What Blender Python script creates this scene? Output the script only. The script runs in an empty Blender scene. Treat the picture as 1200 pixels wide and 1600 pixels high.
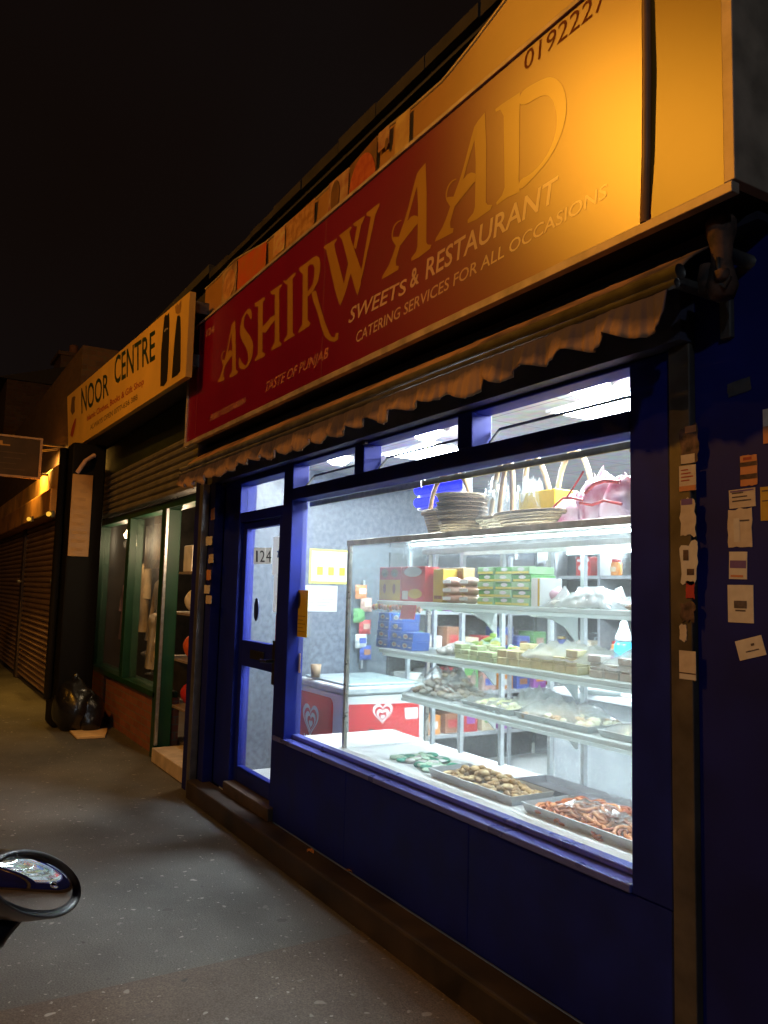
import bpy, math, random
from mathutils import Vector, Matrix
random.seed(7)
sc = bpy.context.scene
COL = sc.collection
# ------------------------------------------------------------------ camera
RX, RY, RZ = (.51578,.85633,.02573), (-.07234,.07345,-.99467), (-.85366,.51117,.09983)   # image x, image y (down), forward
CAM = (0.0, -2.235, 1.65); FPX = 1250.0
cd = bpy.data.cameras.new('camera'); cam = bpy.data.objects.new('camera', cd); COL.objects.link(cam)
cd.sensor_fit = 'HORIZONTAL'; cd.sensor_width = 36; cd.lens = 36*FPX/1200; cd.clip_start = .02; cd.clip_end = 500
cam.matrix_world = Matrix(((RX[0],-RY[0],-RZ[0],CAM[0]),(RX[1],-RY[1],-RZ[1],CAM[1]),(RX[2],-RY[2],-RZ[2],CAM[2]),(0,0,0,1)))
sc.camera = cam
# ------------------------------------------------------------------ night sky
w = bpy.data.worlds.new('World'); sc.world = w; w.use_nodes = True
nt = w.node_tree; bg = nt.nodes['Background']
tc = nt.nodes.new('ShaderNodeTexCoord'); nz = nt.nodes.new('ShaderNodeTexNoise'); nz.inputs['Scale'].default_value = 2.2
cr = nt.nodes.new('ShaderNodeValToRGB')
cr.color_ramp.elements[0].position = .35; cr.color_ramp.elements[0].color = (.0042,.0021,.0013,1)
cr.color_ramp.elements[1].position = .7; cr.color_ramp.elements[1].color = (.0052,.0036,.0034,1)
nt.links.new(tc.outputs['Generated'], nz.inputs['Vector']); nt.links.new(nz.outputs['Fac'], cr.inputs['Fac']); nt.links.new(cr.outputs['Color'], bg.inputs['Color'])
bg.inputs['Strength'].default_value = 1.0
vs = sc.view_settings; vs.view_transform = 'Standard'; vs.look = 'None'; vs.exposure = 0; vs.gamma = 1; vs.use_curve_mapping = False
sc.cycles.use_denoising = True; sc.cycles.transparent_max_bounces = 32; sc.cycles.max_bounces = 10
sc.cycles.caustics_reflective = False; sc.cycles.caustics_refractive = False; sc.cycles.sample_clamp_indirect = 4
SODIUM = (1.0, .40, .025)
LAMP_W = 780; PANEL = 155.0; DOWN = 240.0; TUBE = 45.0
LAMPS = [((-4.9,-4.75,5.95), LAMP_W), ((-10.5,-10.2,7.2), LAMP_W*.25), ((6.8,-7.6,6.6), 480)]; LED = (.72,.86,1.0)
# ------------------------------------------------------------------ measuring helpers (a pixel of the 1200 px photo -> a point on a real plane)
def ray(px, py):
    a, b = (px-600)/FPX, (py-800)/FPX
    return tuple(a*RX[i]+b*RY[i]+RZ[i] for i in range(3))
def onY(px, py, y):
    d = ray(px,py); t = (y-CAM[1])/d[1]; return (CAM[0]+t*d[0], y, CAM[2]+t*d[2])
def F(px, py, y): p = onY(px,py,y); return p[0], p[2]
def onX(px, py, x):
    d = ray(px,py); t = (x-CAM[0])/d[0]; return (x, CAM[1]+t*d[1], CAM[2]+t*d[2])
def onZ(px, py, z):
    d = ray(px,py); t = (z-CAM[2])/d[2]; return (CAM[0]+t*d[0], CAM[1]+t*d[1], z)
def R4(x0,y0,x1,y1,y):                      # photo box -> (x0,x1,z0,z1) on plane y
    a = F(x0,(y0+y1)/2,y)[0]; b = F(x1,(y0+y1)/2,y)[0]; m=(x0+x1)/2
    return a, b, F(m,y1,y)[1], F(m,y0,y)[1]
# ------------------------------------------------------------------ materials
def s(r,g,b):
    f = lambda c: ((c/255+.055)/1.055)**2.4 if c > 10 else c/255/12.92
    return (f(r),f(g),f(b))
MC = {}
def mat(name, c, rough=.5, metal=0, var=.18, scale=9, bump=0, spec=.5, emis=0, detail=4, ecol=None, coat=0):
    if name in MC: return MC[name]
    m = bpy.data.materials.new(name); m.use_nodes = True; n = m.node_tree; b = n.nodes['Principled BSDF']; L = n.links.new
    b.inputs['Roughness'].default_value = rough; b.inputs['Metallic'].default_value = metal; b.inputs['Specular IOR Level'].default_value = spec
    b.inputs['Coat Weight'].default_value = coat
    if emis: b.inputs['Emission Color'].default_value = (*(ecol or c),1); b.inputs['Emission Strength'].default_value = emis
    b.inputs['Base Color'].default_value = (*c,1)
    if var or bump:
        t = n.nodes.new('ShaderNodeTexCoord'); z = n.nodes.new('ShaderNodeTexNoise'); z.inputs['Scale'].default_value = scale; z.inputs['Detail'].default_value = detail
        L(t.outputs['Object'], z.inputs['Vector'])
        if var:
            r = n.nodes.new('ShaderNodeValToRGB'); r.color_ramp.elements[0].position=.3; r.color_ramp.elements[1].position=.7
            r.color_ramp.elements[0].color = (*[max(0,x*(1-var)) for x in c],1); r.color_ramp.elements[1].color = (*[min(1,x*(1+var)) for x in c],1)
            L(z.outputs['Fac'], r.inputs['Fac']); L(r.outputs['Color'], b.inputs['Base Color'])
            q = n.nodes.new('ShaderNodeMapRange'); q.inputs['To Min'].default_value = rough*.85; q.inputs['To Max'].default_value = min(1,rough*1.2)
            L(z.outputs['Fac'], q.inputs['Value']); L(q.outputs['Result'], b.inputs['Roughness'])
        if bump:
            u = n.nodes.new('ShaderNodeBump'); u.inputs['Strength'].default_value = bump; u.inputs['Distance'].default_value = .01
            L(z.outputs['Fac'], u.inputs['Height']); L(u.outputs['Normal'], b.inputs['Normal'])
    MC[name] = m; return m
def mix_mat(name, c1, c2, scale, lo, hi, rough=.6, detail=5, vec=(1,1,1), bump=0, spec=.4, kind='noise'):
    """two colours in patches"""
    m = bpy.data.materials.new(name); m.use_nodes = True; n = m.node_tree; b = n.nodes['Principled BSDF']; L = n.links.new
    t = n.nodes.new('ShaderNodeTexCoord'); mp = n.nodes.new('ShaderNodeMapping'); mp.inputs['Scale'].default_value = vec
    z = n.nodes.new('ShaderNodeTexNoise'); z.inputs['Scale'].default_value = scale; z.inputs['Detail'].default_value = detail
    L(t.outputs['Object'], mp.inputs['Vector']); L(mp.outputs['Vector'], z.inputs['Vector'])
    r = n.nodes.new('ShaderNodeValToRGB'); r.color_ramp.elements[0].position=lo; r.color_ramp.elements[1].position=hi
    r.color_ramp.elements[0].color=(*c1,1); r.color_ramp.elements[1].color=(*c2,1)
    L(z.outputs['Fac'], r.inputs['Fac']); L(r.outputs['Color'], b.inputs['Base Color']); b.inputs['Roughness'].default_value = rough; b.inputs['Specular IOR Level'].default_value = spec
    if bump:
        u = n.nodes.new('ShaderNodeBump'); u.inputs['Strength'].default_value = bump; u.inputs['Distance'].default_value=.01
        L(z.outputs['Fac'], u.inputs['Height']); L(u.outputs['Normal'], b.inputs['Normal'])
    MC[name] = m; return m
def brick_mat(name, c1, c2, mortar, bw=.225, bh=.075, plane='xz', rough=.8):
    m = bpy.data.materials.new(name); m.use_nodes = True; n = m.node_tree; b = n.nodes['Principled BSDF']; L = n.links.new
    t = n.nodes.new('ShaderNodeNewGeometry'); sp = n.nodes.new('ShaderNodeSeparateXYZ'); ad = n.nodes.new('ShaderNodeMath'); cb = n.nodes.new('ShaderNodeCombineXYZ')
    L(t.outputs['Position'], sp.inputs[0])
    if plane == 'xz': L(sp.outputs['X'], ad.inputs[0]); L(sp.outputs['Y'], ad.inputs[1]); L(ad.outputs[0], cb.inputs['X']); L(sp.outputs['Z'], cb.inputs['Y'])
    else: L(sp.outputs['X'], cb.inputs['X']); L(sp.outputs['Y'], cb.inputs['Y'])
    k = n.nodes.new('ShaderNodeTexBrick'); k.inputs['Scale'].default_value = 1; k.inputs['Brick Width'].default_value=bw; k.inputs['Row Height'].default_value=bh
    k.inputs['Mortar Size'].default_value=.006 if plane=='xz' else .004
    if plane != 'xz': k.offset = 0
    k.inputs['Color1'].default_value=(*c1,1); k.inputs['Color2'].default_value=(*c2,1); k.inputs['Mortar'].default_value=(*mortar,1)
    L(cb.outputs[0], k.inputs['Vector'])
    z = n.nodes.new('ShaderNodeTexNoise'); z.inputs['Scale'].default_value=14; L(t.outputs['Position'], z.inputs['Vector'])
    mx = n.nodes.new('ShaderNodeMix'); mx.data_type='RGBA'; mx.blend_type='MULTIPLY'; mx.inputs['Factor'].default_value=.5
    L(k.outputs['Color'], mx.inputs['A']); L(z.outputs['Color'], mx.inputs['B']); L(mx.outputs['Result'], b.inputs['Base Color'])
    u = n.nodes.new('ShaderNodeBump'); u.inputs['Strength'].default_value=.4; u.inputs['Distance'].default_value=.008; u.invert=True
    L(k.outputs['Fac'], u.inputs['Height']); L(u.outputs['Normal'], b.inputs['Normal']); b.inputs['Roughness'].default_value=rough
    MC[name]=m; return m
def glass(name, tint=(.96,.98,.98), rough=.02, film=0.0, ior=1.45):
    m = bpy.data.materials.new(name); m.use_nodes = True; n = m.node_tree; n.nodes.clear(); L = n.links.new
    o = n.nodes.new('ShaderNodeOutputMaterial'); tr = n.nodes.new('ShaderNodeBsdfTransparent'); gl = n.nodes.new('ShaderNodeBsdfGlossy'); fr = n.nodes.new('ShaderNodeLayerWeight'); pw = n.nodes.new('ShaderNodeMath'); ma = n.nodes.new('ShaderNodeMath'); mx = n.nodes.new('ShaderNodeMixShader')
    tr.inputs[0].default_value=(*tint,1); gl.inputs['Roughness'].default_value=rough; fr.inputs[0].default_value=.5; pw.operation='POWER'; pw.inputs[1].default_value=5; ma.operation='MULTIPLY_ADD'; ma.inputs[1].default_value=.92; ma.inputs[2].default_value=.02
    L(fr.outputs['Facing'], pw.inputs[0]); L(pw.outputs[0], ma.inputs[0]); L(ma.outputs[0], mx.inputs[0]); L(tr.outputs[0], mx.inputs[1]); L(gl.outputs[0], mx.inputs[2])
    last = mx
    if film:      # crinkled clear plastic: a little milky
        df = n.nodes.new('ShaderNodeBsdfDiffuse'); df.inputs[0].default_value=(.85,.9,.92,1); tl = n.nodes.new('ShaderNodeBsdfTranslucent'); tl.inputs[0].default_value=(.85,.9,.92,1); ms = n.nodes.new('ShaderNodeMixShader'); ms.inputs[0].default_value=.6; L(df.outputs[0], ms.inputs[1]); L(tl.outputs[0], ms.inputs[2]); df = ms
        m2 = n.nodes.new('ShaderNodeMixShader'); m2.inputs[0].default_value=film
        L(mx.outputs[0], m2.inputs[1]); L(df.outputs[0], m2.inputs[2]); last = m2
    L(last.outputs[0], o.inputs[0]); MC[name]=m; return m
def hazy(name,c,weight=.145,rough=.36):
    """weathered glossy acrylic: matt colour under a hazy clear skin"""
    m=mat(name,c,.6,var=.08,scale=3,spec=0); n=m.node_tree; L=n.links.new; b=n.nodes['Principled BSDF']; o=[q for q in n.nodes if q.type=='OUTPUT_MATERIAL'][0]
    gl=n.nodes.new('ShaderNodeBsdfGlossy'); gl.distribution='BECKMANN'; gl.inputs['Roughness'].default_value=rough; gl.inputs['Color'].default_value=(1,1,1,1)
    fr=n.nodes.new('ShaderNodeLayerWeight'); fr.inputs[0].default_value=.5; pw=n.nodes.new('ShaderNodeMath'); pw.operation='POWER'; pw.inputs[1].default_value=5
    ma=n.nodes.new('ShaderNodeMath'); ma.operation='MULTIPLY_ADD'; ma.inputs[1].default_value=.5; ma.inputs[2].default_value=weight; mx=n.nodes.new('ShaderNodeMixShader')
    L(fr.outputs['Facing'],pw.inputs[0]); L(pw.outputs[0],ma.inputs[0]); L(ma.outputs[0],mx.inputs[0]); L(b.outputs[0],mx.inputs[1]); L(gl.outputs[0],mx.inputs[2]); L(mx.outputs[0],o.inputs[0])
    return m
def emit(name, c, k):
    m = bpy.data.materials.new(name); m.use_nodes=True; n=m.node_tree; n.nodes.clear(); o=n.nodes.new('ShaderNodeOutputMaterial'); e=n.nodes.new('ShaderNodeEmission')
    e.inputs[0].default_value=(*c,1); e.inputs[1].default_value=k; n.links.new(e.outputs[0], o.inputs[0]); MC[name]=m; return m
# ------------------------------------------------------------------ mesh builder
class MB:
    def __init__(s): s.v=[]; s.f=[]; s.m=[]
    def add(s, vs, fs, m=0):
        k=len(s.v); s.v += [tuple(q) for q in vs]
        for q in fs: s.f.append([i+k for i in q]); s.m.append(m)
        return s
    def box(s,x0,x1,y0,y1,z0,z1,m=0):
        x0,x1=min(x0,x1),max(x0,x1); y0,y1=min(y0,y1),max(y0,y1); z0,z1=min(z0,z1),max(z0,z1)
        return s.add([(x0,y0,z0),(x1,y0,z0),(x1,y1,z0),(x0,y1,z0),(x0,y0,z1),(x1,y0,z1),(x1,y1,z1),(x0,y1,z1)],[(3,2,1,0),(4,5,6,7),(0,1,5,4),(1,2,6,5),(2,3,7,6),(3,0,4,7)],m)
    def prism(s,poly,y0,y1,ax='y',m=0):
        """poly in (x,z) pushed along y; ax='x': poly in (y,z) along x; ax='z': poly in (x,y) along z"""
        T={'y':lambda a,b,c:(a,c,b),'x':lambda a,b,c:(c,a,b),'z':lambda a,b,c:(a,b,c)}[ax]; n=len(poly)
        vs=[T(a,b,y0) for a,b in poly]+[T(a,b,y1) for a,b in poly]
        fs=[list(range(n))[::-1], list(range(n,2*n))]+[(i,(i+1)%n,n+(i+1)%n,n+i) for i in range(n)]
        return s.add(vs,fs,m)
    def flat(s,poly,y,m=0): return s.add([(a,y,b) for a,b in poly],[list(range(len(poly)))],m)
    def tube(s,pts,r,n=8,m=0,closed=False):
        pts=[Vector(p) for p in pts]; N=len(pts); rs=r if isinstance(r,(list,tuple)) else [r]*N; rings=[]
        T_=[(b-a).normalized() for a,b in zip(pts,pts[1:]) if (b-a).length>0]; up=min((Vector((0,0,1)),Vector((0,1,0)),Vector((1,0,0))),key=lambda r_:max(abs(t.dot(r_)) for t in T_))
        for i,p in enumerate(pts):
            a=pts[(i-1)%N] if (i>0 or closed) else p; b=pts[(i+1)%N] if (i<N-1 or closed) else p
            t=(b-a).normalized(); u=t.cross(up)
            if u.length<.05: u=t.cross(Vector((.6,.64,.48)))
            u.normalize(); v=t.cross(u)
            rings.append([p+rs[i]*(math.cos(2*math.pi*j/n)*u+math.sin(2*math.pi*j/n)*v) for j in range(n)])
        vs=[q for R in rings for q in R]; fs=[]
        for i in range(N if closed else N-1):
            for j in range(n):
                a=i*n+j; b=i*n+(j+1)%n; c=((i+1)%N)*n+(j+1)%n; d=((i+1)%N)*n+j; fs.append((a,b,c,d))
        if not closed: fs += [list(range(n)), list(range((N-1)*n,N*n))[::-1]]
        return s.add(vs,fs,m)
    def lathe(s,prof,c,n=20,m=0,sx=1,sy=1):
        vs=[];fs=[];k=len(prof)
        for r,z in prof:
            for j in range(n): a=2*math.pi*j/n; vs.append((c[0]+r*sx*math.cos(a),c[1]+r*sy*math.sin(a),c[2]+z))
        for i in range(k-1):
            for j in range(n): fs.append((i*n+j,i*n+(j+1)%n,(i+1)*n+(j+1)%n,(i+1)*n+j))
        fs += [list(range(n))[::-1], list(range((k-1)*n,k*n))]
        return s.add(vs,fs,m)
    def lump(s,c,rx,ry,rz,m=0,seed=0,amp=.25,nu=8,nv=5,rot=0,base=False):
        rd=random.Random(seed); vs=[];fs=[]; ca,sa=math.cos(rot),math.sin(rot)
        for i in range(nv+1):
            th=math.pi*i/nv
            for j in range(nu):
                a=2*math.pi*j/nu; k=1+amp*(rd.random()-.5)*2; x=rx*k*math.sin(th)*math.cos(a); y=ry*k*math.sin(th)*math.sin(a); z=rz*k*math.cos(th)
                if base: z=max(z,0)
                vs.append((c[0]+x*ca-y*sa,c[1]+x*sa+y*ca,c[2]+z))
        for i in range(nv):
            for j in range(nu): fs.append((i*nu+j,(i+1)*nu+j,(i+1)*nu+(j+1)%nu,i*nu+(j+1)%nu))
        return s.add(vs,fs,m)
    def sheet(s,fn,nu,nv,m=0):
        vs=[fn(i/nu,j/nv) for i in range(nu+1) for j in range(nv+1)]; W=nv+1
        return s.add(vs,[(i*W+j,(i+1)*W+j,(i+1)*W+j+1,i*W+j+1) for i in range(nu) for j in range(nv)],m)
    def build(s,name,mats,parent=None,smooth=False,bevel=0,solid=0,sub=0,origin=None):
        if not isinstance(mats,(list,tuple)): mats=[mats]
        xs,ys,zs=zip(*s.v); o=Vector(origin) if origin else Vector(((min(xs)+max(xs))/2,(min(ys)+max(ys))/2,min(zs)))
        me=bpy.data.meshes.new(name); me.from_pydata([Vector(q)-o for q in s.v],[],s.f)
        for mm in mats: me.materials.append(mm)
        for p,i in zip(me.polygons,s.m): p.material_index=i; p.use_smooth=smooth
        me.validate(); me.update()
        ob=bpy.data.objects.new(name,me); COL.objects.link(ob); ob.location=o
        if parent is not None:
            ob.parent=parent; ob.matrix_parent_inverse=abs_m(parent).inverted()
        if solid: q=ob.modifiers.new('solid','SOLIDIFY'); q.thickness=solid; q.offset=0
        if sub: q=ob.modifiers.new('sub','SUBSURF'); q.levels=sub; q.render_levels=sub
        if bevel: q=ob.modifiers.new('bevel','BEVEL'); q.width=bevel; q.segments=2; q.limit_method='ANGLE'
        return ob
def abs_m(o):
    m=o.matrix_basis.copy()
    if o.parent: m=abs_m(o.parent)@o.matrix_parent_inverse@m
    return m
def tag(o,label,cat,group=None):
    o['label']=label; o['category']=cat
    if group: o['group']=group
    return o
def thing(name,label,cat,loc=(0,0,0),group=None):
    o=bpy.data.objects.new(name,None); COL.objects.link(o); o.location=loc; o.empty_display_size=.1; return tag(o,label,cat,group)
def struct(o): o['kind']='structure'; return o
def dup(o,d,label=None,parent=None,root=True):
    c=o.copy(); COL.objects.link(c)
    if root: c.location=Vector(o.location)+Vector(d)
    if parent is not None: c.parent=parent
    if label: c['label']=label
    for ch in list(o.children): dup(ch,d,None,c,False)
    return c
def text_mesh(txt,y,quad,name,m,parent,shear=0,bold=0,eps=0):
    """text laid on plane y: quad = photo points bottom-left, bottom-right, top-left, top-right"""
    cu=bpy.data.curves.new('txt','FONT'); cu.body=txt; cu.size=1; cu.shear=shear; cu.offset=bold; cu.resolution_u=3
    t=bpy.data.objects.new('txt',cu); COL.objects.link(t); bpy.context.view_layer.update()
    me=bpy.data.meshes.new_from_object(t.evaluated_get(bpy.context.evaluated_depsgraph_get())); bpy.data.objects.remove(t)
    xs=[v.co.x for v in me.vertices]; x0,x1=min(xs),max(xs)
    if isinstance(quad[0],tuple) and len(quad[0])==2: q=[F(a,b,y) for a,b in quad]
    cap=.73
    b=MB(); vs=[]
    for v in me.vertices:
        u=(v.co.x-x0)/(x1-x0); k=v.co.y/cap
        bx=q[0][0]+(q[1][0]-q[0][0])*u; bz=q[0][1]+(q[1][1]-q[0][1])*u
        tx=q[2][0]+(q[3][0]-q[2][0])*u; tz=q[2][1]+(q[3][1]-q[2][1])*u
        vs.append((bx+(tx-bx)*k, y-.0012-eps, bz+(tz-bz)*k))
    b.add(vs,[list(p.vertices) for p in me.polygons])
    bpy.data.meshes.remove(me)
    return b.build(name,m,parent)
#PARTS
# ================================================================== ground
def pavement_mat(name='asphalt pavement',c1=(.062,.063,.060),c2=(.150,.150,.142)):
    m = bpy.data.materials.new(name); m.use_nodes=True; n=m.node_tree; b=n.nodes['Principled BSDF']; L=n.links.new
    g=n.nodes.new('ShaderNodeNewGeometry')
    z=n.nodes.new('ShaderNodeTexNoise'); z.inputs['Scale'].default_value=.9; z.inputs['Detail'].default_value=8; z.inputs['Roughness'].default_value=.62; L(g.outputs['Position'],z.inputs['Vector'])
    r=n.nodes.new('ShaderNodeValToRGB'); r.color_ramp.elements[0].position=.3; r.color_ramp.elements[0].color=(*c1,1); r.color_ramp.elements[1].position=.72; r.color_ramp.elements[1].color=(*c2,1)
    L(z.outputs['Fac'],r.inputs['Fac'])
    fine=n.nodes.new('ShaderNodeTexNoise'); fine.inputs['Scale'].default_value=140; fine.inputs['Detail'].default_value=3; L(g.outputs['Position'],fine.inputs['Vector'])
    mr=n.nodes.new('ShaderNodeMapRange'); mr.inputs['From Min'].default_value=.3; mr.inputs['From Max'].default_value=.7; mr.inputs['To Min'].default_value=.55; mr.inputs['To Max'].default_value=1.3; L(fine.outputs['Fac'],mr.inputs['Value'])
    mu=n.nodes.new('ShaderNodeMix'); mu.data_type='RGBA'; mu.blend_type='MULTIPLY'; mu.inputs['Factor'].default_value=1
    L(r.outputs['Color'],mu.inputs['A']); L(mr.outputs['Result'],mu.inputs['B'])
    last=mu.outputs['Result']
    # flattened chewing gum: sparse pale spots of several sizes
    for sc_,rad,keep,col in ((7,.10,.30,(.32,.31,.285,1)),(14,.12,.22,(.29,.28,.26,1)),(30,.16,.16,(.33,.32,.30,1)),(5,.085,.24,(.05,.048,.045,1))):
        wz=n.nodes.new('ShaderNodeTexNoise'); wz.inputs['Scale'].default_value=sc_*2.2; wz.inputs['Detail'].default_value=1; L(g.outputs['Position'],wz.inputs['Vector'])
        va=n.nodes.new('ShaderNodeVectorMath'); va.operation='MULTIPLY_ADD'; va.inputs[1].default_value=(.5/sc_,)*3; L(wz.outputs['Color'],va.inputs[0]); L(g.outputs['Position'],va.inputs[2])
        v=n.nodes.new('ShaderNodeTexVoronoi'); v.voronoi_dimensions='2D'; v.inputs['Scale'].default_value=sc_; L(va.outputs[0],v.inputs['Vector'])
        sp=n.nodes.new('ShaderNodeSeparateColor'); L(v.outputs['Color'],sp.inputs[0])
        rr=n.nodes.new('ShaderNodeMath'); rr.operation='MULTIPLY_ADD'; rr.inputs[1].default_value=rad*.9; rr.inputs[2].default_value=rad*.4; L(sp.outputs[1],rr.inputs[0])
        d=n.nodes.new('ShaderNodeMath'); d.operation='SUBTRACT'; L(rr.outputs[0],d.inputs[0]); L(v.outputs['Distance'],d.inputs[1])
        e=n.nodes.new('ShaderNodeMapRange'); e.inputs['From Max'].default_value=rad*.35; L(d.outputs[0],e.inputs['Value'])
        k=n.nodes.new('ShaderNodeMath'); k.operation='LESS_THAN'; k.inputs[1].default_value=keep; L(sp.outputs[0],k.inputs[0])
        q=n.nodes.new('ShaderNodeMath'); q.operation='MULTIPLY'; L(e.outputs[0],q.inputs[0]); L(k.outputs[0],q.inputs[1])
        q2=n.nodes.new('ShaderNodeMath'); q2.operation='MULTIPLY'; L(q.outputs[0],q2.inputs[0]); L(sp.outputs[2],q2.inputs[1])
        x=n.nodes.new('ShaderNodeMix'); x.data_type='RGBA'; L(q2.outputs[0],x.inputs['Factor']); L(last,x.inputs['A']); x.inputs['B'].default_value=col; last=x.outputs['Result']
    L(last,b.inputs['Base Color']); b.inputs['Roughness'].default_value=.62; b.inputs['Specular IOR Level'].default_value=.35
    u=n.nodes.new('ShaderNodeBump'); u.inputs['Strength'].default_value=.35; u.inputs['Distance'].default_value=.004; L(fine.outputs['Fac'],u.inputs['Height']); L(u.outputs['Normal'],b.inputs['Normal'])
    return m
struct(MB().box(-80,40,-4.1,.2,-.3,0).build('pavement',pavement_mat()))
struct(MB().box(-3.54,40,-4.09,.19,.0005,.004).build('pavement_repair',pavement_mat('brownish asphalt',(.070,.056,.044),(.145,.120,.098))))
struct(MB().box(-80,40,-4.25,-4.1,-.3,.012).build('kerb',mat('kerb stone',(.22,.21,.2),.8,bump=.3)))
struct(MB().box(-300,300,-300,300,-.5,-.13).build('road',mat('road asphalt',(.05,.05,.052),.8,var=.3,scale=40,bump=.3)))

# ================================================================== street lamps (sodium light; they stand outside the frame and light the street)
def street_lamp(pos, watts, label, col_=SODIUM):
    x,y,z=pos; t=thing('street_lamp',label,'street lamp',(x,y+.1,-.13),'street lamps along the road')
    st=mat('lamp post steel',(.18,.19,.18),.5,.6)
    yk=-4.45 if y>-6.3 else y-.4
    MB().tube([(x,yk,-.13),(x,yk,1.0),(x,yk,1.05),(x,yk,z-.2),(x,(yk+y)/2,z+.25),(x,y+.2,z+.32)],[.09,.09,.06,.05,.04,.03],10).build('post',st,t,True)
    MB().lathe([(.02,.32),(.14,.27),(.17,.2),(.16,.17)],(x,y,z),16,sx=1,sy=1.8).build('lamp_head',st,t,True)
    ld=bpy.data.lights.new('sodium bulb','POINT'); ld.energy=watts; ld.color=col_; ld.shadow_soft_size=.13
    lo=bpy.data.objects.new('bulb',ld); COL.objects.link(lo); lo.location=(x,y,z+.05); lo.parent=t; lo.matrix_parent_inverse=t.matrix_basis.inverted()
for (p,e),lb in zip(LAMPS,('sodium street lamp across from the sweet shop','sodium street lamp far down the road','white street lamp on the far side of the road')): street_lamp(p,e,lb,LED if 'white' in lb else SODIUM)

# ================================================================== sweet shop building
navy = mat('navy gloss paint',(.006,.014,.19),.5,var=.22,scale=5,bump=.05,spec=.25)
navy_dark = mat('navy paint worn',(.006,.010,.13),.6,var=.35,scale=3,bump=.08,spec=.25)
alu = mat('brushed aluminium',(.55,.56,.57),.35,.9,scale=30)
steel_d = mat('dark steel',(.10,.095,.09),.5,.5,var=.4,scale=12)
soot = mat('sooty brick render',(.022,.018,.014),.95,var=.6,scale=6,bump=.5)
tile_brown = mat('brown quarry tile',(.026,.018,.014),.7,var=.7,scale=5,bump=.3)
white = mat('white paint',(.78,.79,.78),.5,var=.05)
lino = mat('pale floor vinyl',(.62,.64,.63),.4,var=.1,scale=3)
ceil_m = brick_mat('suspended ceiling tiles',(.82,.83,.84),(.78,.79,.80),(.35,.35,.36),.6,.6,'xy')
panel_m = mix_mat('speckled grey wall panel',(.075,.09,.115),(.125,.148,.18),26,.36,.66,.35,detail=6,spec=.5)
def papery(name,c):
    m=mat(name,c,.6,var=.04); n=m.node_tree; b=n.nodes['Principled BSDF']; o=[q for q in n.nodes if q.type=='OUTPUT_MATERIAL'][0]; t=n.nodes.new('ShaderNodeBsdfTranslucent'); t.inputs[0].default_value=(*c,1); x=n.nodes.new('ShaderNodeMixShader'); x.inputs[0].default_value=.6
    n.links.new(b.outputs[0],x.inputs[1]); n.links.new(t.outputs[0],x.inputs[2]); n.links.new(x.outputs[0],o.inputs[0]); return m
B = thing('restaurant_building','navy shopfront of the sweets restaurant with a brightly lit display window','shop',(-3.5,0,0))
X0,X1 = -6.68, 3.0
# walls: the upper storey, the blue wall on the right, the sides and the back
MB().box(X0,X1,.0,.25,2.62,4.329).box(-.75,X1,.0,.25,0,2.62).build('upper_wall',soot,B)
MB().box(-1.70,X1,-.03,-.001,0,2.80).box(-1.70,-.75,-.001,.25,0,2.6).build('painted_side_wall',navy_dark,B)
MB().box(X0,-6.12,.25,7.2,0,4.329).box(-.75,X1,.25,7.2,0,4.329).box(-6.12,-.75,7.0,7.2,0,4.329).build('party_wall',soot,B)
MB().box(X0,X1,-.06,7.2,4.33,4.36).build('roof',mat('roof felt',(.03,.028,.026),.9),B)
mb=MB(); rd=random.Random(3); x=X0                # weathered parapet coping, a stone at a time
while x<X1:
    l=.45+rd.random()*.1; mb.box(x,min(x+l,X1)-.01,-.09-rd.random()*.012,.28,4.362,4.40+rd.random()*.06); x+=l
mb.build('coping',soot,B)
# inside
MB().box(-6.12,-.75,.0,7.0,.02,.14).build('interior_floor',lino,B)
MB().box(-6.12,-.75,.0,7.0,2.66,2.72).build('ceiling',ceil_m,B)
MB().box(-6.12,-6.05,.09,7.0,.14,2.66).build('speckled_wall',panel_m,B)
MB().box(-.80,-.75,.25,7.0,.14,2.66).box(-6.05,-.80,6.9,7.0,.14,2.66).build('interior_wall',mat('interior emulsion',(.5,.52,.54),.7),B)
MB().box(-6.05,-6.035,.09,6.9,.14,.235).build('skirting',white,B)
for y in (.13,.455,2.9): MB().box(-6.049,-6.036,y-.018,y+.018,.236,2.655).build('wall_trim',white,B)
# lintel (the shutter housing) and left pillar with its shutter rail
MB().box(-6.45,-1.70,-.10,.12,2.502,2.80).build('shutter_housing',mat('dark painted timber',(.045,.047,.08),.55,var=.4,scale=6),B)
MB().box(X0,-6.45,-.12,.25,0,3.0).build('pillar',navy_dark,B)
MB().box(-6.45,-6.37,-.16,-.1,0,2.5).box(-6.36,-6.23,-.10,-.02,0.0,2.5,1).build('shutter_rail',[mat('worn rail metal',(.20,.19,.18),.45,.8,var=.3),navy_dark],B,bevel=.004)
MB().box(-1.788,-1.703,-.055,.02,0,2.5).build('shutter_rail',mat('dull rail metal',(.13,.115,.10),.5,.7,var=.35),B,bevel=.004)
# plinth of brown tiles and the stall riser
mb=MB().box(-6.36,-1.2,-.185,-.03,-.01,.135)
mb.build('plinth',tile_brown,B,bevel=.012)
MB().box(-5.88,-5.02,-.06,.14,.13,.215).build('threshold',mat('worn threshold timber',(.06,.042,.032),.6,var=.5),B,bevel=.006)
rz=.655
mb=MB().box(-5.02,-1.79,-.02,.10,.13,rz)
for a,b_ in ((-5.015,-4.032),(-4.028,-2.90),(-2.896,-1.795)): mb.box(a,b_,-.026,-.0199,.135,rz-.004)
mb.build('stall_riser',navy,B,bevel=.006)
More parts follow.
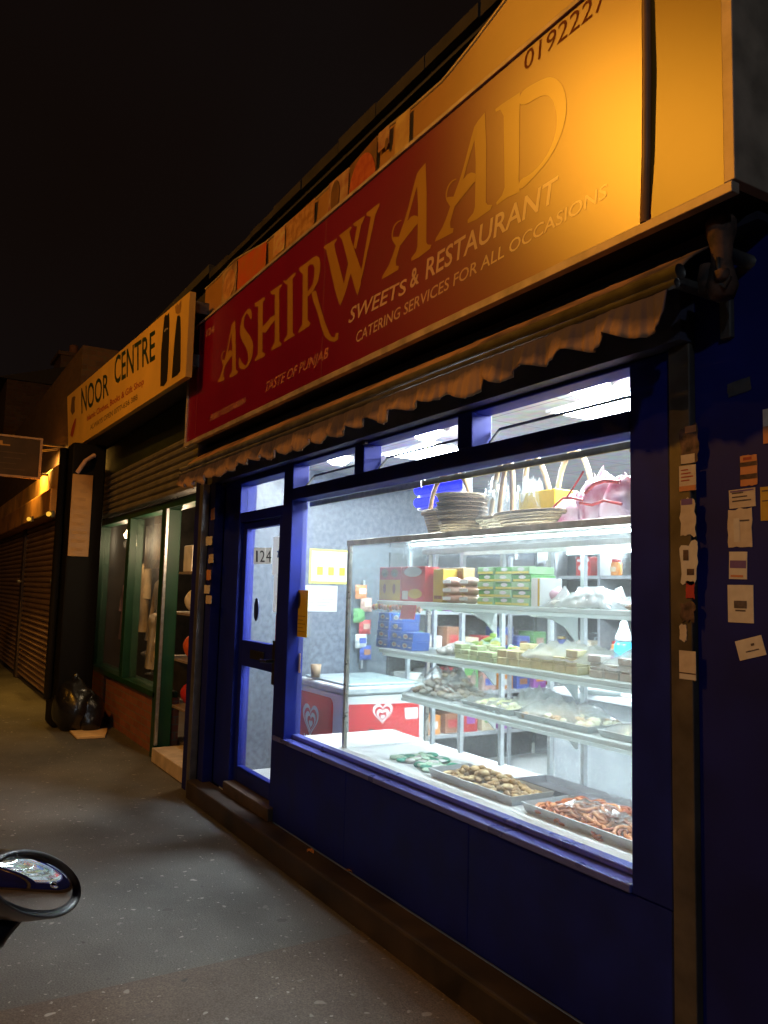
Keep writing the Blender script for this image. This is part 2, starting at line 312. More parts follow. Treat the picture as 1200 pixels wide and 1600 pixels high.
# window: frame, panes, sill, transom lights
W = MB()
T0,T1=2.245,2.325       # transom rail
def bar(x0,x1,z0,z1,y0=-.035,y1=.085): W.box(x0,x1,y0,y1,z0,z1)
bar(-1.975,-1.79,.655,2.5); bar(-5.02,-4.87,.655,2.5)
bar(-4.87,-1.975,T0,T1,-.038,.088)
for x in (-4.93,-3.97,-2.965):
    if x>-4.9: bar(x-.055,x+.055,T1,2.5)
W.box(-4.87,-1.975,-.03,.08,2.485,2.5)
win = W.build('shop_window',navy,B,bevel=.006)
MB().box(-5.03,-1.975,-.045,.12,.656,.686).box(-4.87,-1.975,.02,.075,.6905,.715).build('sill',mat('window sill gloss',(.085,.105,.43),.28,var=.15,scale=6,coat=.3),win,bevel=.006)  # sill blue lightened to paint in the reflection of the bright interior
gl=glass('window glass',film=.02)
MB().box(-4.87,-1.975,.045,.051,.715,T0).build('pane',gl,win)
for a,b_ in ((-4.87,-4.025),(-3.915,-3.02),(-2.91,-1.975)):
    z0,z1=T1+.004,2.478; y0,y1=.05,.115; fr=MB()
    def strip(p,q,t=.007): fr.tube([p,q],t,6)
    strip((a+.02,y0,z0+.012),(b_-.02,y0,z0+.012)); strip((a+.02,y1,z1-.055),(b_-.02,y1,z1-.055)); strip((a+.02,y0,z0+.012),(a+.02,y1,z1-.055)); strip((b_-.02,y0,z0+.012),(b_-.02,y1,z1-.055))
    fr.build('transom_frame',steel_d,win)
    MB().add([(a+.02,y0,z0+.012),(b_-.02,y0,z0+.012),(b_-.02,y1,z1-.055),(a+.02,y1,z1-.055),(a+.02,y0+.005,z0+.012),(b_-.02,y0+.005,z0+.012),(b_-.02,y1+.005,z1-.055),(a+.02,y1+.005,z1-.055)],[(0,1,2,3),(7,6,5,4),(0,4,5,1),(2,6,7,3),(1,5,6,2),(0,3,7,4)]).build('transom_pane',gl,win)
MB().box(-4.86,-4.86+1.35,.089,.1,2.21,2.244).box(-3.5,-2.0,.089,.1,2.214,2.242,1).build('window_track',[alu,mat('old tape',(.45,.33,.12),.6,var=.4)],win)
# door and its frame
df=MB(); df.box(-6.23,-5.885,-.015,.12,.13,2.5); df.box(-5.885,-5.02,-.01,.1,2.16,2.235); df.box(-5.885,-5.02,-.03,.1,2.455,2.5); df.box(-5.10,-5.02,-.02,.1,.215,2.16)
dfo=df.build('door_frame',navy,B,bevel=.006)
MB().box(-5.885,-5.10,.04,.046,2.235,2.455).build('fanlight_pane',gl,dfo)
D=MB(); dx0,dx1=-5.88,-5.105
D.box(dx0,dx0+.07,.02,.07,.22,2.155); D.box(dx1-.085,dx1,.02,.07,.22,2.155); D.box(dx0+.07,dx1-.085,.02,.07,2.105,2.155); D.box(dx0+.07,dx1-.085,.018,.072,1.075,1.265); D.box(dx0+.07,dx1-.085,.02,.07,.22,.335)
door=D.build('door',navy,B,bevel=.005)
MB().box(dx0+.07,dx1-.085,.042,.048,1.265,2.105).build('pane',gl,door); MB().box(dx0+.07,dx1-.085,.042,.048,.335,1.075).build('pane',gl,door)
MB().box(-5.62,-5.36,.006,.018,1.14,1.205).build('letterbox',mat('black plastic',(.012,.012,.014),.4),door,bevel=.006)
MB().box(dx1-.075,dx1-.015,-.004,.02,1.0,1.30).tube([(dx1-.045,-.004,1.16),(dx1-.045,-.05,1.16),(dx1-.16,-.05,1.155)],.012,8).build('handle',MC['black plastic'],door,bevel=.004)
MB().lathe([(.001,-.0),(.04,0),(.045,.004),(.001,.004)],(0,0,0),18).build('handle_hole',MC['black plastic'],door)  # replaced below
bpy.data.objects.remove(bpy.data.objects['handle_hole'])
ov=[(-5.60+.045*math.cos(a),1.50+.085*math.sin(a)) for a in [i*math.pi/10 for i in range(20)]]
MB().prism(ov,.036,.0415).build('oval_sticker',mat('dark blue vinyl',(.01,.02,.10),.4),door)
for i,(ch,x0,x1) in enumerate((('1',398,405),('2',406.5,414),('4',416,424))):
    a,b_,z0,z1=R4(x0-.8,856,x1+.8,881,.042); MB().box(a,b_,.0385,.0418,z0,z1).build('number_plate',papery('off white vinyl',(.7,.7,.68)),door)
    text_mesh(ch,.038,[(x0+(2.2 if ch=='1' else 0),878),(x1-(2 if ch=='1' else 0),878.4),(x0+(2.2 if ch=='1' else 0),859),(x1-(2 if ch=='1' else 0),859.4)],'house_number',mat('black ink',(.015,.015,.02),.6),door)
a,b_,z0,z1=R4(427,838,449,898,.042); b_=min(b_,dx1-.087)
MB().box(a,b_,.0385,.0418,z0,z1).build('price_notice',papery('white paper',(.82,.84,.86)),door)
text_mesh('£',.038,[(433,871),(442,872),(433,851),(442,852)],'currency_sign',mat('blue ink',(.02,.08,.5),.6),door)
zz=z0
a,b_,z0,z1=R4(428,900,449,957,.042); b_=min(b_,dx1-.087); MB().box(a,b_,.0385,.0418,z0,zz-.004).build('opening_notice',MC['white paper'],door)
a,b_,z0,z1=R4(431,960,438,1006,.042); MB().box(a,b_,.0385,.0418,z0,z1).build('red_sticker',mat('red vinyl',(.35,.02,.02),.5),door)
# ceiling lights
def ceiling_panel(x0,x1,y0,y1,label):
    t=thing('ceiling_light',label,'ceiling light',((x0+x1)/2,(y0+y1)/2,2.66),'square ceiling light panels')
    MB().box(x0,x1,y0,y1,2.646,2.659).build('diffuser',emit('panel light',(.86,.94,1.0),PANEL) if 'panel light' not in MC else MC['panel light'],t)
    MB().box(x0-.02,x0,y0-.02,y1+.02,2.642,2.66).box(x1,x1+.02,y0-.02,y1+.02,2.642,2.66).box(x0,x1,y0-.02,y0,2.642,2.66).box(x0,x1,y1,y1+.02,2.642,2.66).build('frame',white,t)
for (x0,x1,y0,y1),lb in zip(((-3.2,-2.6,.72,1.28),(-4.95,-4.35,.72,1.28),(-4.95,-4.35,3.7,4.3),(-2.6,-2.0,3.7,4.3)),('large square light panel seen through the right transom','square light panel seen through the middle transom','square light panel over the rear left of the shop','square light panel over the rear right of the shop')): ceiling_panel(x0,x1,y0,y1,lb)
dm=emit('downlight lens',(.88,.95,1.0),DOWN)
for (x,y),lb in zip(((-2.68,.46),(-4.03,.47),(-5.25,.5)),('round ceiling downlight in the right transom','round ceiling downlight in the middle transom','round ceiling downlight in the left transom')):
    t=thing('downlight',lb,'downlight',(x,y,2.66),'round downlights along the shop front')
    MB().lathe([(.115,-.0),(.125,-.012),(.10,-.02),(.098,-.012)],(x,y,2.659),24).build('bezel',white,t,True)
    MB().lathe([(.001,-.075),(.045,-.068),(.078,-.048),(.095,-.02),(.097,-.012)],(x,y,2.659),24).build('lens',dm,t,True)
# ================================================================== fascia sign
SY=-.27
S = thing('fascia_sign','long dark red fascia sign of the sweets restaurant with gold lettering','shop sign',(-4,-.13,2.84))
sign_red = hazy('gloss red sign acrylic',(.20,.004,.026))
sign_yel = hazy('gloss yellow sign acrylic',(.30,.14,.012),.06)
gold = hazy('gold vinyl lettering',(.45,.22,.025))
cream = hazy('cream vinyl lettering',(.64,.41,.24))
zb,zt=2.85,3.80
MB().box(-6.53,-1.672,SY,SY+.03,zb,zt).build('sign_panel',sign_red,S)
MB().add([(-1.668,SY-.004,zb),(-1.40,SY-.004,zb),(-1.40,SY-.004,zt+.02),(-1.668,SY-.004,zt+.02),(-1.668,SY+.03,zb),(-1.40,SY+.03,zb),(-1.40,SY+.03,zt+.02),(-1.668,SY+.03,zt+.02)],[(0,1,2,3),(7,6,5,4),(0,4,5,1),(1,5,6,2),(2,6,7,3),(3,7,4,0)]).build('end_panel',sign_yel,S)
MB().box(-6.53,-1.40,SY+.03,.0,zb,zt).build('sign_case',mat('sign box metal',(.03,.018,.008),.5,.3,var=.3),S)
fr_m=mat('sign edge trim',(.42,.33,.25),.5,.3,var=.3)
mb=MB(); mb.box(-6.56,-1.37,SY-.015,SY+.02,zb-.035,zb-.001); mb.box(-6.56,-6.531,SY-.012,SY+.03,zb,zt); mb.box(-6.56,-1.70,SY-.012,SY+.03,zt+.001,zt+.022); mb.box(-1.399,-1.362,SY-.012,-.002,zb,zt+.03)
mb.build('trim',fr_m,S,bevel=.003)
# bowed seam cover between the red panel and the end panel
mb=MB(); mb.tube([(-1.692,SY-.006,zb),(-1.676,SY-.014,zb+.22),(-1.668,SY-.018,zb+.5),(-1.672,SY-.014,zb+.8),(-1.676,SY-.008,zt+.02)],.015,8); mb.build('seam_strip',mat('seam strip',(.22,.12,.06),.5,.1),S,True)
for xj in (-6.305,-4.02): MB().box(xj,xj+.0045,SY-.001,SY-.0002,zb,zt).build('panel_joint',mat('panel joint',(.26,.05,.04),.5),S)
# --- hand drawn gold letters, traced on the sign plane
def tri_map(src,dst):
    (a,b,c),(A,B_,C)=src,dst
    M=Matrix(((a[0],b[0],c[0]),(a[1],b[1],c[1]),(1,1,1))).inverted()
    def f(p):
        k=M@Vector((p[0],p[1],1)); return (A[0]*k[0]+B_[0]*k[1]+C[0]*k[2], A[1]*k[0]+B_[1]*k[1]+C[1]*k[2])
    return f
def smooth_poly(pts,n=1):
    for _ in range(n):
        o=[]
        for i,p in enumerate(pts):
            q=pts[(i+1)%len(pts)]; o += [(p[0]*.75+q[0]*.25,p[1]*.75+q[1]*.25),(p[0]*.25+q[0]*.75,p[1]*.25+q[1]*.75)]
        pts=o
    return pts
def letter(name,polys,conv):
    mb=MB()
    for i,(p,sm) in enumerate(polys):
        q=[conv(a) for a in p]
        if sm: q=smooth_poly(q,2)
        mb.flat(q,SY-.0012-.0003*i)
    return mb.build(name,gold,S)
Z=lambda u0,v0,k: (lambda p: F(u0+p[0]/k, v0+p[1]/k, SY))
a_stem=[(548,105),(480,185),(448,235),(452,380),(462,600),(460,800),(455,1055),(440,1115),(385,1188),(385,1222),(470,1182),(600,1080),(615,1037),(572,1035),(556,1010),(558,800),(560,450),(552,200)]
a_leg=[(450,232),(400,420),(350,620),(310,760),(250,930),(200,1080),(172,1165),(128,1275),(60,1390),(48,1430),(110,1397),(238,1322),(246,1276),(213,1276),(211,1212),(240,1110),(262,1030),(300,880),(350,735),(395,565),(453,370),(470,280)]
a_bar=[(352,757),(385,718),(420,703),(455,712),(462,725),(460,795),(437,820),(370,905),(265,1040),(210,1048),(172,988),(182,948),(245,945),(300,800)]
ring=[(276,752),(222,775),(182,830),(160,915),(170,985),(190,1010),(178,960),(176,915),(195,838),(232,785),(276,768)]
A_src=((548,105),(615,1037),(385,1222))
zc=lambda p:F(590+p[0]/7.275,240+p[1]/7.275,SY)
dots=[(a_stem,0),(a_leg,0),(a_bar,0),(ring,1)]
letter('letter',dots,zc)
for pix in (((757.8,176),(769.7,320.3),(731,349)),((367.5,500),(372.3,580),(359,589.5))):
    letter('letter',dots,tri_map(A_src,[F(a,b_,SY) for a,b_ in pix]))
zA=Z(330,400,6); zB=Z(450,310,6); zD=Z(670,120,5.217)
letter('letter',[([(380,610),(384,545),(372,492),(340,498),(303,555),(276,640),(271,720),(283,785),(330,860),(345,910),(350,970),(335,1020),(312,1028),(285,990),(262,935),(260,1045),(290,1064),(325,1057),(360,1012),(386,940),(396,860),(390,800),(360,740),(320,690),(304,650),(309,590),(328,545),(343,532),(360,572)],1)],zA)
letter('letter',[([(410,440),(430,432),(502,383),(506,400),(486,440),(481,900),(507,912),(503,940),(412,987),(411,968),(440,918),(441,470),(414,478)],0),([(558,335),(665,263),(662,282),(640,310),(640,800),(661,818),(660,838),(563,887),(568,865),(598,808),(598,362),(564,358)],0),([(481,668),(538,604),(560,575),(599,552),(599,602),(560,650),(512,722),(480,712)],0)],zA)
letter('letter',[([(672,230),(700,233),(790,152),(796,168),(765,215),(766,718),(787,743),(682,808),(684,788),(715,740),(717,272),(693,260)],0)],zA)
letter('letter',[([(823,118),(850,95),(908,55),(905,600),(932,628),(922,655),(820,722),(821,700),(856,640),(861,172),(830,142)],0),([(905,58),(950,20),(988,-2),(1014,14),(1026,60),(1024,130),(1005,235),(962,322),(915,378),(905,372),(905,335),(930,305),(952,262),(968,190),(970,110),(955,78),(930,80),(905,100)],0),([(943,340),(985,325),(1012,430),(1062,600),(1108,720),(1132,758),(1160,762),(1172,722),(1196,722),(1192,782),(1160,806),(1112,797),(1070,760),(1038,680),(1000,535),(958,420)],0)],zA)
letter('letter',[([(333,462),(350,442),(460,373),(462,390),(436,428),(446,490),(526,800),(521,900),(493,1007),(479,985),(440,850),(372,540),(362,488)],0),([(526,800),(568,600),(603,655),(542,880),(493,1007),(490,930)],0),([(480,350),(592,263),(599,275),(580,312),(592,380),(692,680),(686,800),(655,912),(640,880),(590,702),(522,432),(508,385)],0),([(612,240),(722,162),(723,180),(690,250),(641,478),(617,455),(650,262),(622,262)],0),([(738,140),(862,42),(864,65),(825,150),(702,720),(656,908),(650,850),(688,690),(780,172),(742,166)],0)],zB)
letter('letter',[([(545,265),(600,222),(745,128),(740,400),(735,835),(742,940),(640,985),(556,1047),(552,1025),(600,965),(620,900),(612,320),(585,268),(548,285)],0),([(740,128),(900,32),(1010,-8),(1100,70),(1130,230),(1100,430),(1005,640),(885,790),(738,942),(735,842),(835,798),(955,665),(1030,500),(1052,340),(1020,190),(950,130),(742,260)],1)],zD)
# --- line lettering
text_mesh('SWEETS',SY,[(544,505.5),(634,458),(550,479),(637,433)],'lettering',cream,S,bold=.012)
text_mesh('&',SY,[(640.5,451),(655,441.5),(643,420),(655,412)],'lettering',cream,S,bold=.015)
text_mesh('RESTAURANT',SY,[(665,437),(868,313),(668,403),(873,272)],'lettering',cream,S,bold=.012)
text_mesh('CATERING SERVICES FOR ALL OCCASIONS',SY,[(556,536),(948,308),(558,518),(950,284)],'lettering',cream,S,bold=.006)
text_mesh('TASTE OF PUNJAB',SY,[(414,613),(513,558),(416,597),(514,541)],'lettering',mat('faded vinyl',(.48,.18,.10),.6,var=.3,scale=20,spec=.2),S,bold=.01,shear=.2)
text_mesh('PURE VEGETARIAN',SY,[(329,658),(383,630),(330,648),(384,620)],'lettering',mat('small cream vinyl',(.42,.20,.14),.6,var=.3,spec=.2),S,bold=.02)
text_mesh('124',SY,[(322.5,526),(335,519),(323,515),(335.5,507)],'lettering',mat('small cream vinyl',(.4,.2,.14),.45),S,bold=.02)
text_mesh('0192227',SY,[(818.5,112),(947,9),(821,80),(949,-27)],'lettering',mat('dark red vinyl',(.16,.02,.008),.6,var=.1,spec=.2),S)

# ================================================================== picture strip above the sign
BY=-.20
K = thing('picture_banner','narrow banner of food pictures along the top of the red sign','banner',(-4.4,BY,3.83))
bc=hazy('banner cream',(.40,.20,.05),.07,.40)
cols=[mix_mat('banner print %s'%i,c1,c2,sc_,.38,.62,.55,detail=3) for i,(c1,c2,sc_) in enumerate((((.45,.30,.14),(.20,.10,.05),9),((.55,.30,.12),(.35,.13,.04),14),((.50,.08,.02),(.42,.12,.02),6),((.50,.26,.08),(.30,.12,.03),18),((.5,.2,.08),(.55,.40,.15),22),((.55,.36,.10),(.40,.20,.06),7),((.30,.10,.05),(.48,.30,.12),10),((.48,.10,.03),(.38,.05,.02),20),((.12,.05,.02),(.2,.08,.02),9)))]
TP=[F(a_,b_,BY) for a_,b_ in ((322,452),(345,434),(372,407),(417,381),(455,345),(490,312),(515,287),(545,262),(575,231),(598,203),(640,172),(696,127),(745,70),(801,-2),(860,-75),(930,-160),(1010,-255))]
def top_z(x):
    for (x0,z0),(x1,z1) in zip(TP,TP[1:]):
        if x<=x1: return z0+(z1-z0)*(x-x0)/(x1-x0)
    return TP[-1][1]
mb=MB(); n=70; xa,xb=TP[0][0],TP[-1][0]
mb.sheet(lambda u,v:(xa+(xb-xa)*u, BY-.02*math.sin(u*9)*v, 3.82+(top_z(xa+(xb-xa)*u)-3.82)*v),n,3)
mb.build('banner_board',bc,K,solid=.008)
mb=MB(); mb.tube([(xa+(xb-xa)*i/n, BY-.02*math.sin(i/n*9), top_z(xa+(xb-xa)*i/n)) for i in range(n+1)],.012,6); mb.build('edge_strip',mat('banner edge',(.45,.35,.2),.45,.4),K,True)
def pic(x0,x1,z0,z1,m,shape='rect'):
    yy=lambda x: BY-.02*math.sin((x-xa)/(xb-xa)*9)*.5
    q=MB()
    if shape=='rect': q.add([(x0,yy(x0)-.022,z0),(x1,yy(x1)-.022,z0),(x1,yy(x1)-.022,min(z1,top_z(x1)-.015)),(x0,yy(x0)-.022,min(z1,top_z(x0)-.015))],[(0,1,2,3)])
    else:
        pts=[]
        for i in range(28):
            a=2*math.pi*i/28; x=(x0+x1)/2+(x1-x0)/2*math.cos(a); z=(z0+z1)/2+(z1-z0)/2*math.sin(a); z=max(z,3.84)
            pts.append((x,yy(x)-.026,min(z,top_z(x)-.015)))
        q.add(pts,[list(range(28))])
    q.build('picture',m,K,solid=.002)
def bx(u,v): return F(u,v,BY)[0]
def pp(u0,u1,m,f0=0,f1=1,shape='rect'):
    sl_=lambda u: 515-(u-299)*.862          # height of the sign top along the photo
    x0,x1=bx(u0,sl_(u0)),bx(u1,sl_(u1)); zt_b=top_z((x0+x1)/2); pic(x0,x1,3.835+(zt_b-3.835)*f0,3.835+(zt_b-3.835)*f1+.02,m,shape)
pp(352,375,cols[0]); pp(354,374,cols[1],.1,.75,'o'); pp(377,421,cols[2]); pp(432,449,cols[4],.25,1); pp(451,494,cols[3]); pp(516,547,cols[6]); pp(520,534,cols[8],.1,.8,'o'); pp(549,592,cols[8]); pp(549,592,cols[7],-.7,.8,'o')
pp(594,612,cols[6],.55,1); pp(606,611,cols[8],.45,.62,'o'); pp(622,645,cols[5],.1,1.1)

# ================================================================== awning, wound in under the sign
cloth = mix_mat('stained awning cloth',(.07,.05,.045),(.42,.23,.11),3.2,.34,.56,.85,detail=7,vec=(1,1,2.2),bump=.2)
A = thing('awning','wound in brown awning with a dark topped scalloped valance under the red sign','awning',(-3.9,-.2,2.5))
ax0,ax1=-6.28,-1.52
val_m=bpy.data.materials.new('dark topped valance cloth'); val_m.use_nodes=True; _n=val_m.node_tree; _b=_n.nodes['Principled BSDF']; _b.inputs['Roughness'].default_value=.85  # valance cloth: darker towards the top, with a noisy edge
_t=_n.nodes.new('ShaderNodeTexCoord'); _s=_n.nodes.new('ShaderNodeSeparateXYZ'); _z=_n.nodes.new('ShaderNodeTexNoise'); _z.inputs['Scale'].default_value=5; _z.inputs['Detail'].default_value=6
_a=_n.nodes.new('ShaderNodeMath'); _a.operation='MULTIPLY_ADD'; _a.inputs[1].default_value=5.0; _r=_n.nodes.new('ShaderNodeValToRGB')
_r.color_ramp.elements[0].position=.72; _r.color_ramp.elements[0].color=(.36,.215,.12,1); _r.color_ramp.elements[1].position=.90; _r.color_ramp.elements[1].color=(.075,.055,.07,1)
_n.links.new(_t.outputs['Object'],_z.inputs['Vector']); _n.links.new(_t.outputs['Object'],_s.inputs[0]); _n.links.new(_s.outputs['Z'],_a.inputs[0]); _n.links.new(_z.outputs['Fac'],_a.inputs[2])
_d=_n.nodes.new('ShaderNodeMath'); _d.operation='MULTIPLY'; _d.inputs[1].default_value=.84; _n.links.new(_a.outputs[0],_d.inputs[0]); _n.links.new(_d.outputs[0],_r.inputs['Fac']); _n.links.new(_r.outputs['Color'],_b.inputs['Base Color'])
MB().box(-6.53,-1.40,-.12,.0,2.79,2.815).build('soffit_board',mat('soffit board',(.012,.013,.03),.6,var=.3),A)
rdA=random.Random(5)
wv=[rdA.uniform(-1,1) for _ in range(400)]
def cl(u,v):
    x=ax0+(ax1-ax0)*u; i=u*90; k=int(i); f=i-k; w_=wv[k]*(1-f)+wv[k+1]*f
    return (x, -.17-.18*v-.006*w_*math.sin(v*3.1), 2.74-.135*v+.010*math.sin(v*3.14)+.008*w_*v+.004*math.sin(x*60+v*9)*v)
MB().sheet(cl,180,8).build('canopy',cloth,A,True,solid=.006)
MB().tube([(ax0-.02,-.36,2.585),(ax1+.03,-.36,2.60)],.024,10).tube([(ax0-.02,-.375,2.548),(ax1+.03,-.375,2.563)],.014,8).build('front_bar',steel_d,A,True)
ns=22
def va(u,v):
    x=ax0+(ax1-ax0)*u; p=u*ns; fr=p-int(p); k_=int(p); dep=.092+.012*wv[k_+200]+(.040+.014*wv[k_+230])*math.sin(math.pi*fr**(1.6+.5*wv[k_+260]))**.85
    fold=.014*math.sin(p*2*math.pi+1.2*math.sin(p))+.007*math.sin(p*21+2*math.sin(p*3))+.004*math.sin(p*47)
    sag=.02*math.sin(u*17)*v
    return (x+.006*math.sin(p*5)*v, -.378-fold*v-.02*v, 2.548+.015*u-dep*v-sag*.3)
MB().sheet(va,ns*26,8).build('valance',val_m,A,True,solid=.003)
for x in (ax0+.05,-3.9,ax1-.05): MB().box(x-.02,x+.02,-.35,-.02,2.60,2.625).box(x-.02,x+.02,-.05,-.02,2.48,2.79).build('arm',steel_d,A,bevel=.004)
# cloth bundled over the winding gear at the right end
gx,gz=F(1124,392,-.18)
G=thing('awning_gear','rusty winding gear wrapped in old rag at the right end of the awning','winding gear',(gx,-.15,gz-.1))
MB().lathe([(.012,-.15),(.035,-.145),(.048,-.11),(.040,-.075),(.030,-.03),(.034,.02),(.044,.06),(.046,.09),(.034,.115),(.01,.12)],(gx,-.17,gz),16).lathe([(.01,-.06),(.026,-.055),(.03,-.02),(.022,.03),(.01,.035)],(gx-.045,-.18,gz-.06),10).lathe([(.008,.0),(.02,.004),(.022,.03),(.008,.034)],(gx+.03,-.21,gz-.11),10).build('gear_cover',mix_mat('rusty rag',(.02,.015,.014),(.14,.07,.045),16,.38,.66,.8,bump=.6),G,True)
MB().tube([(gx,-.03,gz),(gx,-.17,gz)],.022,8).tube([(gx+.01,-.2,gz-.03),(gx+.012,-.205,gz-.11),(gx+.035,-.205,gz-.13),(gx+.05,-.2,gz-.10)],.007,6).build('bracket',steel_d,G,True)

# ================================================================== leaflets and stickers
paper={k:mix_mat('leaflet paper '+k,c1,c2,sc_,.35,.75,.75,detail=5) for k,c1,c2,sc_ in (('cream',(.50,.42,.34),(.62,.55,.46),30),('white',(.55,.52,.48),(.66,.63,.58),30),('grey',(.05,.05,.06),(.09,.09,.10),30),('red',(.35,.03,.03),(.50,.06,.05),30),('yellow',(.45,.30,.04),(.52,.36,.07),30),('dark',(.03,.02,.02),(.22,.13,.10),30),('orange',(.50,.20,.08),(.6,.3,.15),20),('purple',(.14,.08,.25),(.2,.12,.3),20))}
ink=mat('print ink',(.10,.08,.09),.7,var=.5,scale=60); ink_r=mat('red print ink',(.35,.06,.04),.7,var=.4,scale=60)
def leaflet(px,yp,col,label,tilt=0,torn=0,lines=(),group='leaflets on the shop front',seed=0,name='leaflet',cat='leaflet'):
    a,b_,z0,z1=R4(*px,yp); rd=random.Random(seed); cx,cz=(a+b_)/2,(z0+z1)/2; hw,hh=(b_-a)/2,(z1-z0)/2
    pts=[]
    for (sx,sz),(ex,ez) in (((-1,-1),(1,-1)),((1,-1),(1,1)),((1,1),(-1,1)),((-1,1),(-1,-1))):
        n=6 if torn else 1
        for i in range(n):
            f=i/n; j=torn*(rd.random()-.3) if torn and i else torn*rd.random()*.6
            pts.append((cx+hw*(sx+(ex-sx)*f)*(1-j),cz+hh*(sz+(ez-sz)*f)*(1-j)))
    ca,sa=math.cos(tilt),math.sin(tilt)
    rt=lambda p:(cx+(p[0]-cx)*ca-(p[1]-cz)*sa, cz+(p[0]-cx)*sa+(p[1]-cz)*ca)
    ob=MB().prism([rt(p) for p in pts],yp-.0025,yp-.0005).build(name,paper[col],None); tag(ob,label,cat,group)
    for (u0,v0,u1,v1,c) in lines:
        q=[rt((cx+hw*(2*u-1),cz+hh*(1-2*v))) for u,v in ((u0,v1),(u1,v1),(u1,v0),(u0,v0))]
        MB().flat(q,yp-.0032).build('print',ink if c=='k' else ink_r if c=='r' else paper[c],ob)
    return ob
yR=-.055; yW=-.03
L=lambda n,c='k',x0=.12,x1=.85,v0=.15,v1=.8:[(x0,v0+(v1-v0)*i/n,x0+(x1-x0)*(.6+.4*((i*7)%5)/4),v0+(v1-v0)*i/n+.35*(v1-v0)/n,c) for i in range(n)]
leaflet((1063,664,1092,725),yR,'dark','torn dark remains of a poster at the top of the strip',torn=.25,seed=1,lines=[(.3,.03,.9,.2,'orange'),(.05,.75,.8,.98,'cream')])
leaflet((1062,727,1088,767),yR,'cream','cream leaflet with an orange foot on the narrow strip',lines=[(0,.8,1,1,'orange')]+L(4,'r',v1=.7),seed=2)
leaflet((1063,778,1088,838),yR,'cream','torn pale leaflet below the orange footed one',torn=.3,seed=3,lines=[(.1,.02,.8,.18,'purple')])
leaflet((1063,846,1091,912),yR,'white','ragged white leaflet with dark gaps on the narrow strip',torn=.35,seed=4,lines=[(.2,.2,.5,.45,'dark'),(.4,.65,.8,.8,'dark')])
leaflet((1072,908,1086,936),yR,'red','small bright red sticker scrap on the narrow strip',torn=.2,seed=5)
leaflet((1063,940,1088,972),yR,'dark','scraped brown patch of old paper under the red scrap',torn=.4,seed=15)
leaflet((1062,975,1074,1002),yR,'cream','tiny torn paper scrap low on the narrow strip',torn=.35,seed=6)
leaflet((1062,1017,1088,1062),yR,'cream','plain cream label lowest on the narrow strip',lines=[(0,.76,1,.80,'dark'),(.05,.82,.95,.98,'white')],seed=7)
leaflet((1137,594,1174,616),yW,'grey','faded grey sticker high on the blue wall',tilt=.12,torn=.1,seed=8)
leaflet((1157,711,1184,759),yW,'orange','striped dark red and white sticker on the blue wall',lines=[(0,.22,1,.36,'dark'),(0,.62,1,.78,'dark'),(.2,.06,.7,.16,'r')],torn=.08,seed=9)
leaflet((1140,764,1181,793),yW,'cream','wide cream leaflet above the torn sheet on the blue wall',lines=[(.05,.05,.95,.13,'purple')]+L(3),seed=10,tilt=.02)
leaflet((1138,794,1176,856),yW,'cream','creased torn cream sheet in the middle of the blue wall',torn=.12,lines=[(.25,.25,.5,.85,'white'),(.5,.3,.9,.34,'k')],seed=11)
leaflet((1140,862,1168,905),yW,'white','small white leaflet with a purple band on the blue wall',lines=[(.05,.32,.95,.6,'purple'),(.1,.85,.8,.93,'orange')],seed=12,tilt=-.03)
leaflet((1138,914,1178,973),yW,'white','large pale leaflet with a grey picture on the blue wall',lines=[(.25,.42,.75,.62,'k'),(.3,.66,.7,.7,'k')],seed=13)
leaflet((1152,997,1195,1028),yW,'white','crooked white card lowest on the blue wall',tilt=.28,lines=[(.55,.3,.68,.42,'k'),(.3,.62,.8,.68,'k')],seed=14)
leaflet((1193,638,1216,692),yW,'white','white and orange leaflet cut by the right edge',lines=[(0,.5,1,1,'orange')],seed=16)
leaflet((1189,760,1216,813),yW,'yellow','yellow sticker cut by the right edge',lines=[(.1,.1,.9,.14,'k'),(.1,.4,.9,.43,'k')],seed=17)
for i,(px,c,lb) in enumerate((((330,794,336,812),'orange','orange scrap of sticker at the top of the left pillar'),((322,838,332,852),'white','torn white scrap second from the top of the left pillar'),((326,866,334,880),'cream','cream scrap on the middle of the left pillar'),((323,890,330,907),'orange','orange strip sticker on the left pillar'),((319,914,328,928),'white','white scrap low on the left pillar'),((322,930,331,944),'cream','lowest cream scrap on the left pillar'))):
    leaflet(px,-.12,c,lb,torn=.2,seed=30+i,group='sticker scraps on the left pillar',name='sticker_scrap',cat='sticker')
# yellow card and pink slip inside the window
a,b_,z0,z1=R4(458.5,922,480,995,.035)
t=tag(MB().box(a,b_,.0365,.0385,z0,z1).build('window_card',mat('yellow card',(.62,.44,.01),.5,var=.08)),'tall yellow card with a dark oval on the window post','card')
cx,cz=F(467.5,938,.0365)
MB().flat([(cx+.022*math.cos(i*.3142),cz+.055*math.sin(i*.3142)) for i in range(20)],.0357).build('oval_mark',mat('black ink',(.015,.015,.02),.6),t)
for i in range(5):
    x_,z_=F(470,962+i*6,.0365); MB().box(a+.03,b_-.03-.03*(i%2),.0358,.0363,z_-.006,z_).build('print',mat('brown ink',(.3,.2,.02),.6),t)
a,b_,z0,z1=R4(457,1020,470,1050,.06)
t=tag(MB().box(a,b_,.056,.058,z0,z1).build('paper_slip',mat('pinkish paper',(.6,.42,.40),.6,var=.3,scale=30)),'small pinkish slip inside the glass above the freezer','slip'); MB().box(a+.03,b_-.03,.055,.0555,z0+.03,z0+.05).build('print',ink,t)
a,b_,z0,z1=R4(458,1004,467,1019,.06); tag(MB().box(a,b_,.056,.058,z0,z1).build('hours_sticker',MC['white paper']),'small blank white sticker above the pinkish slip','sticker')
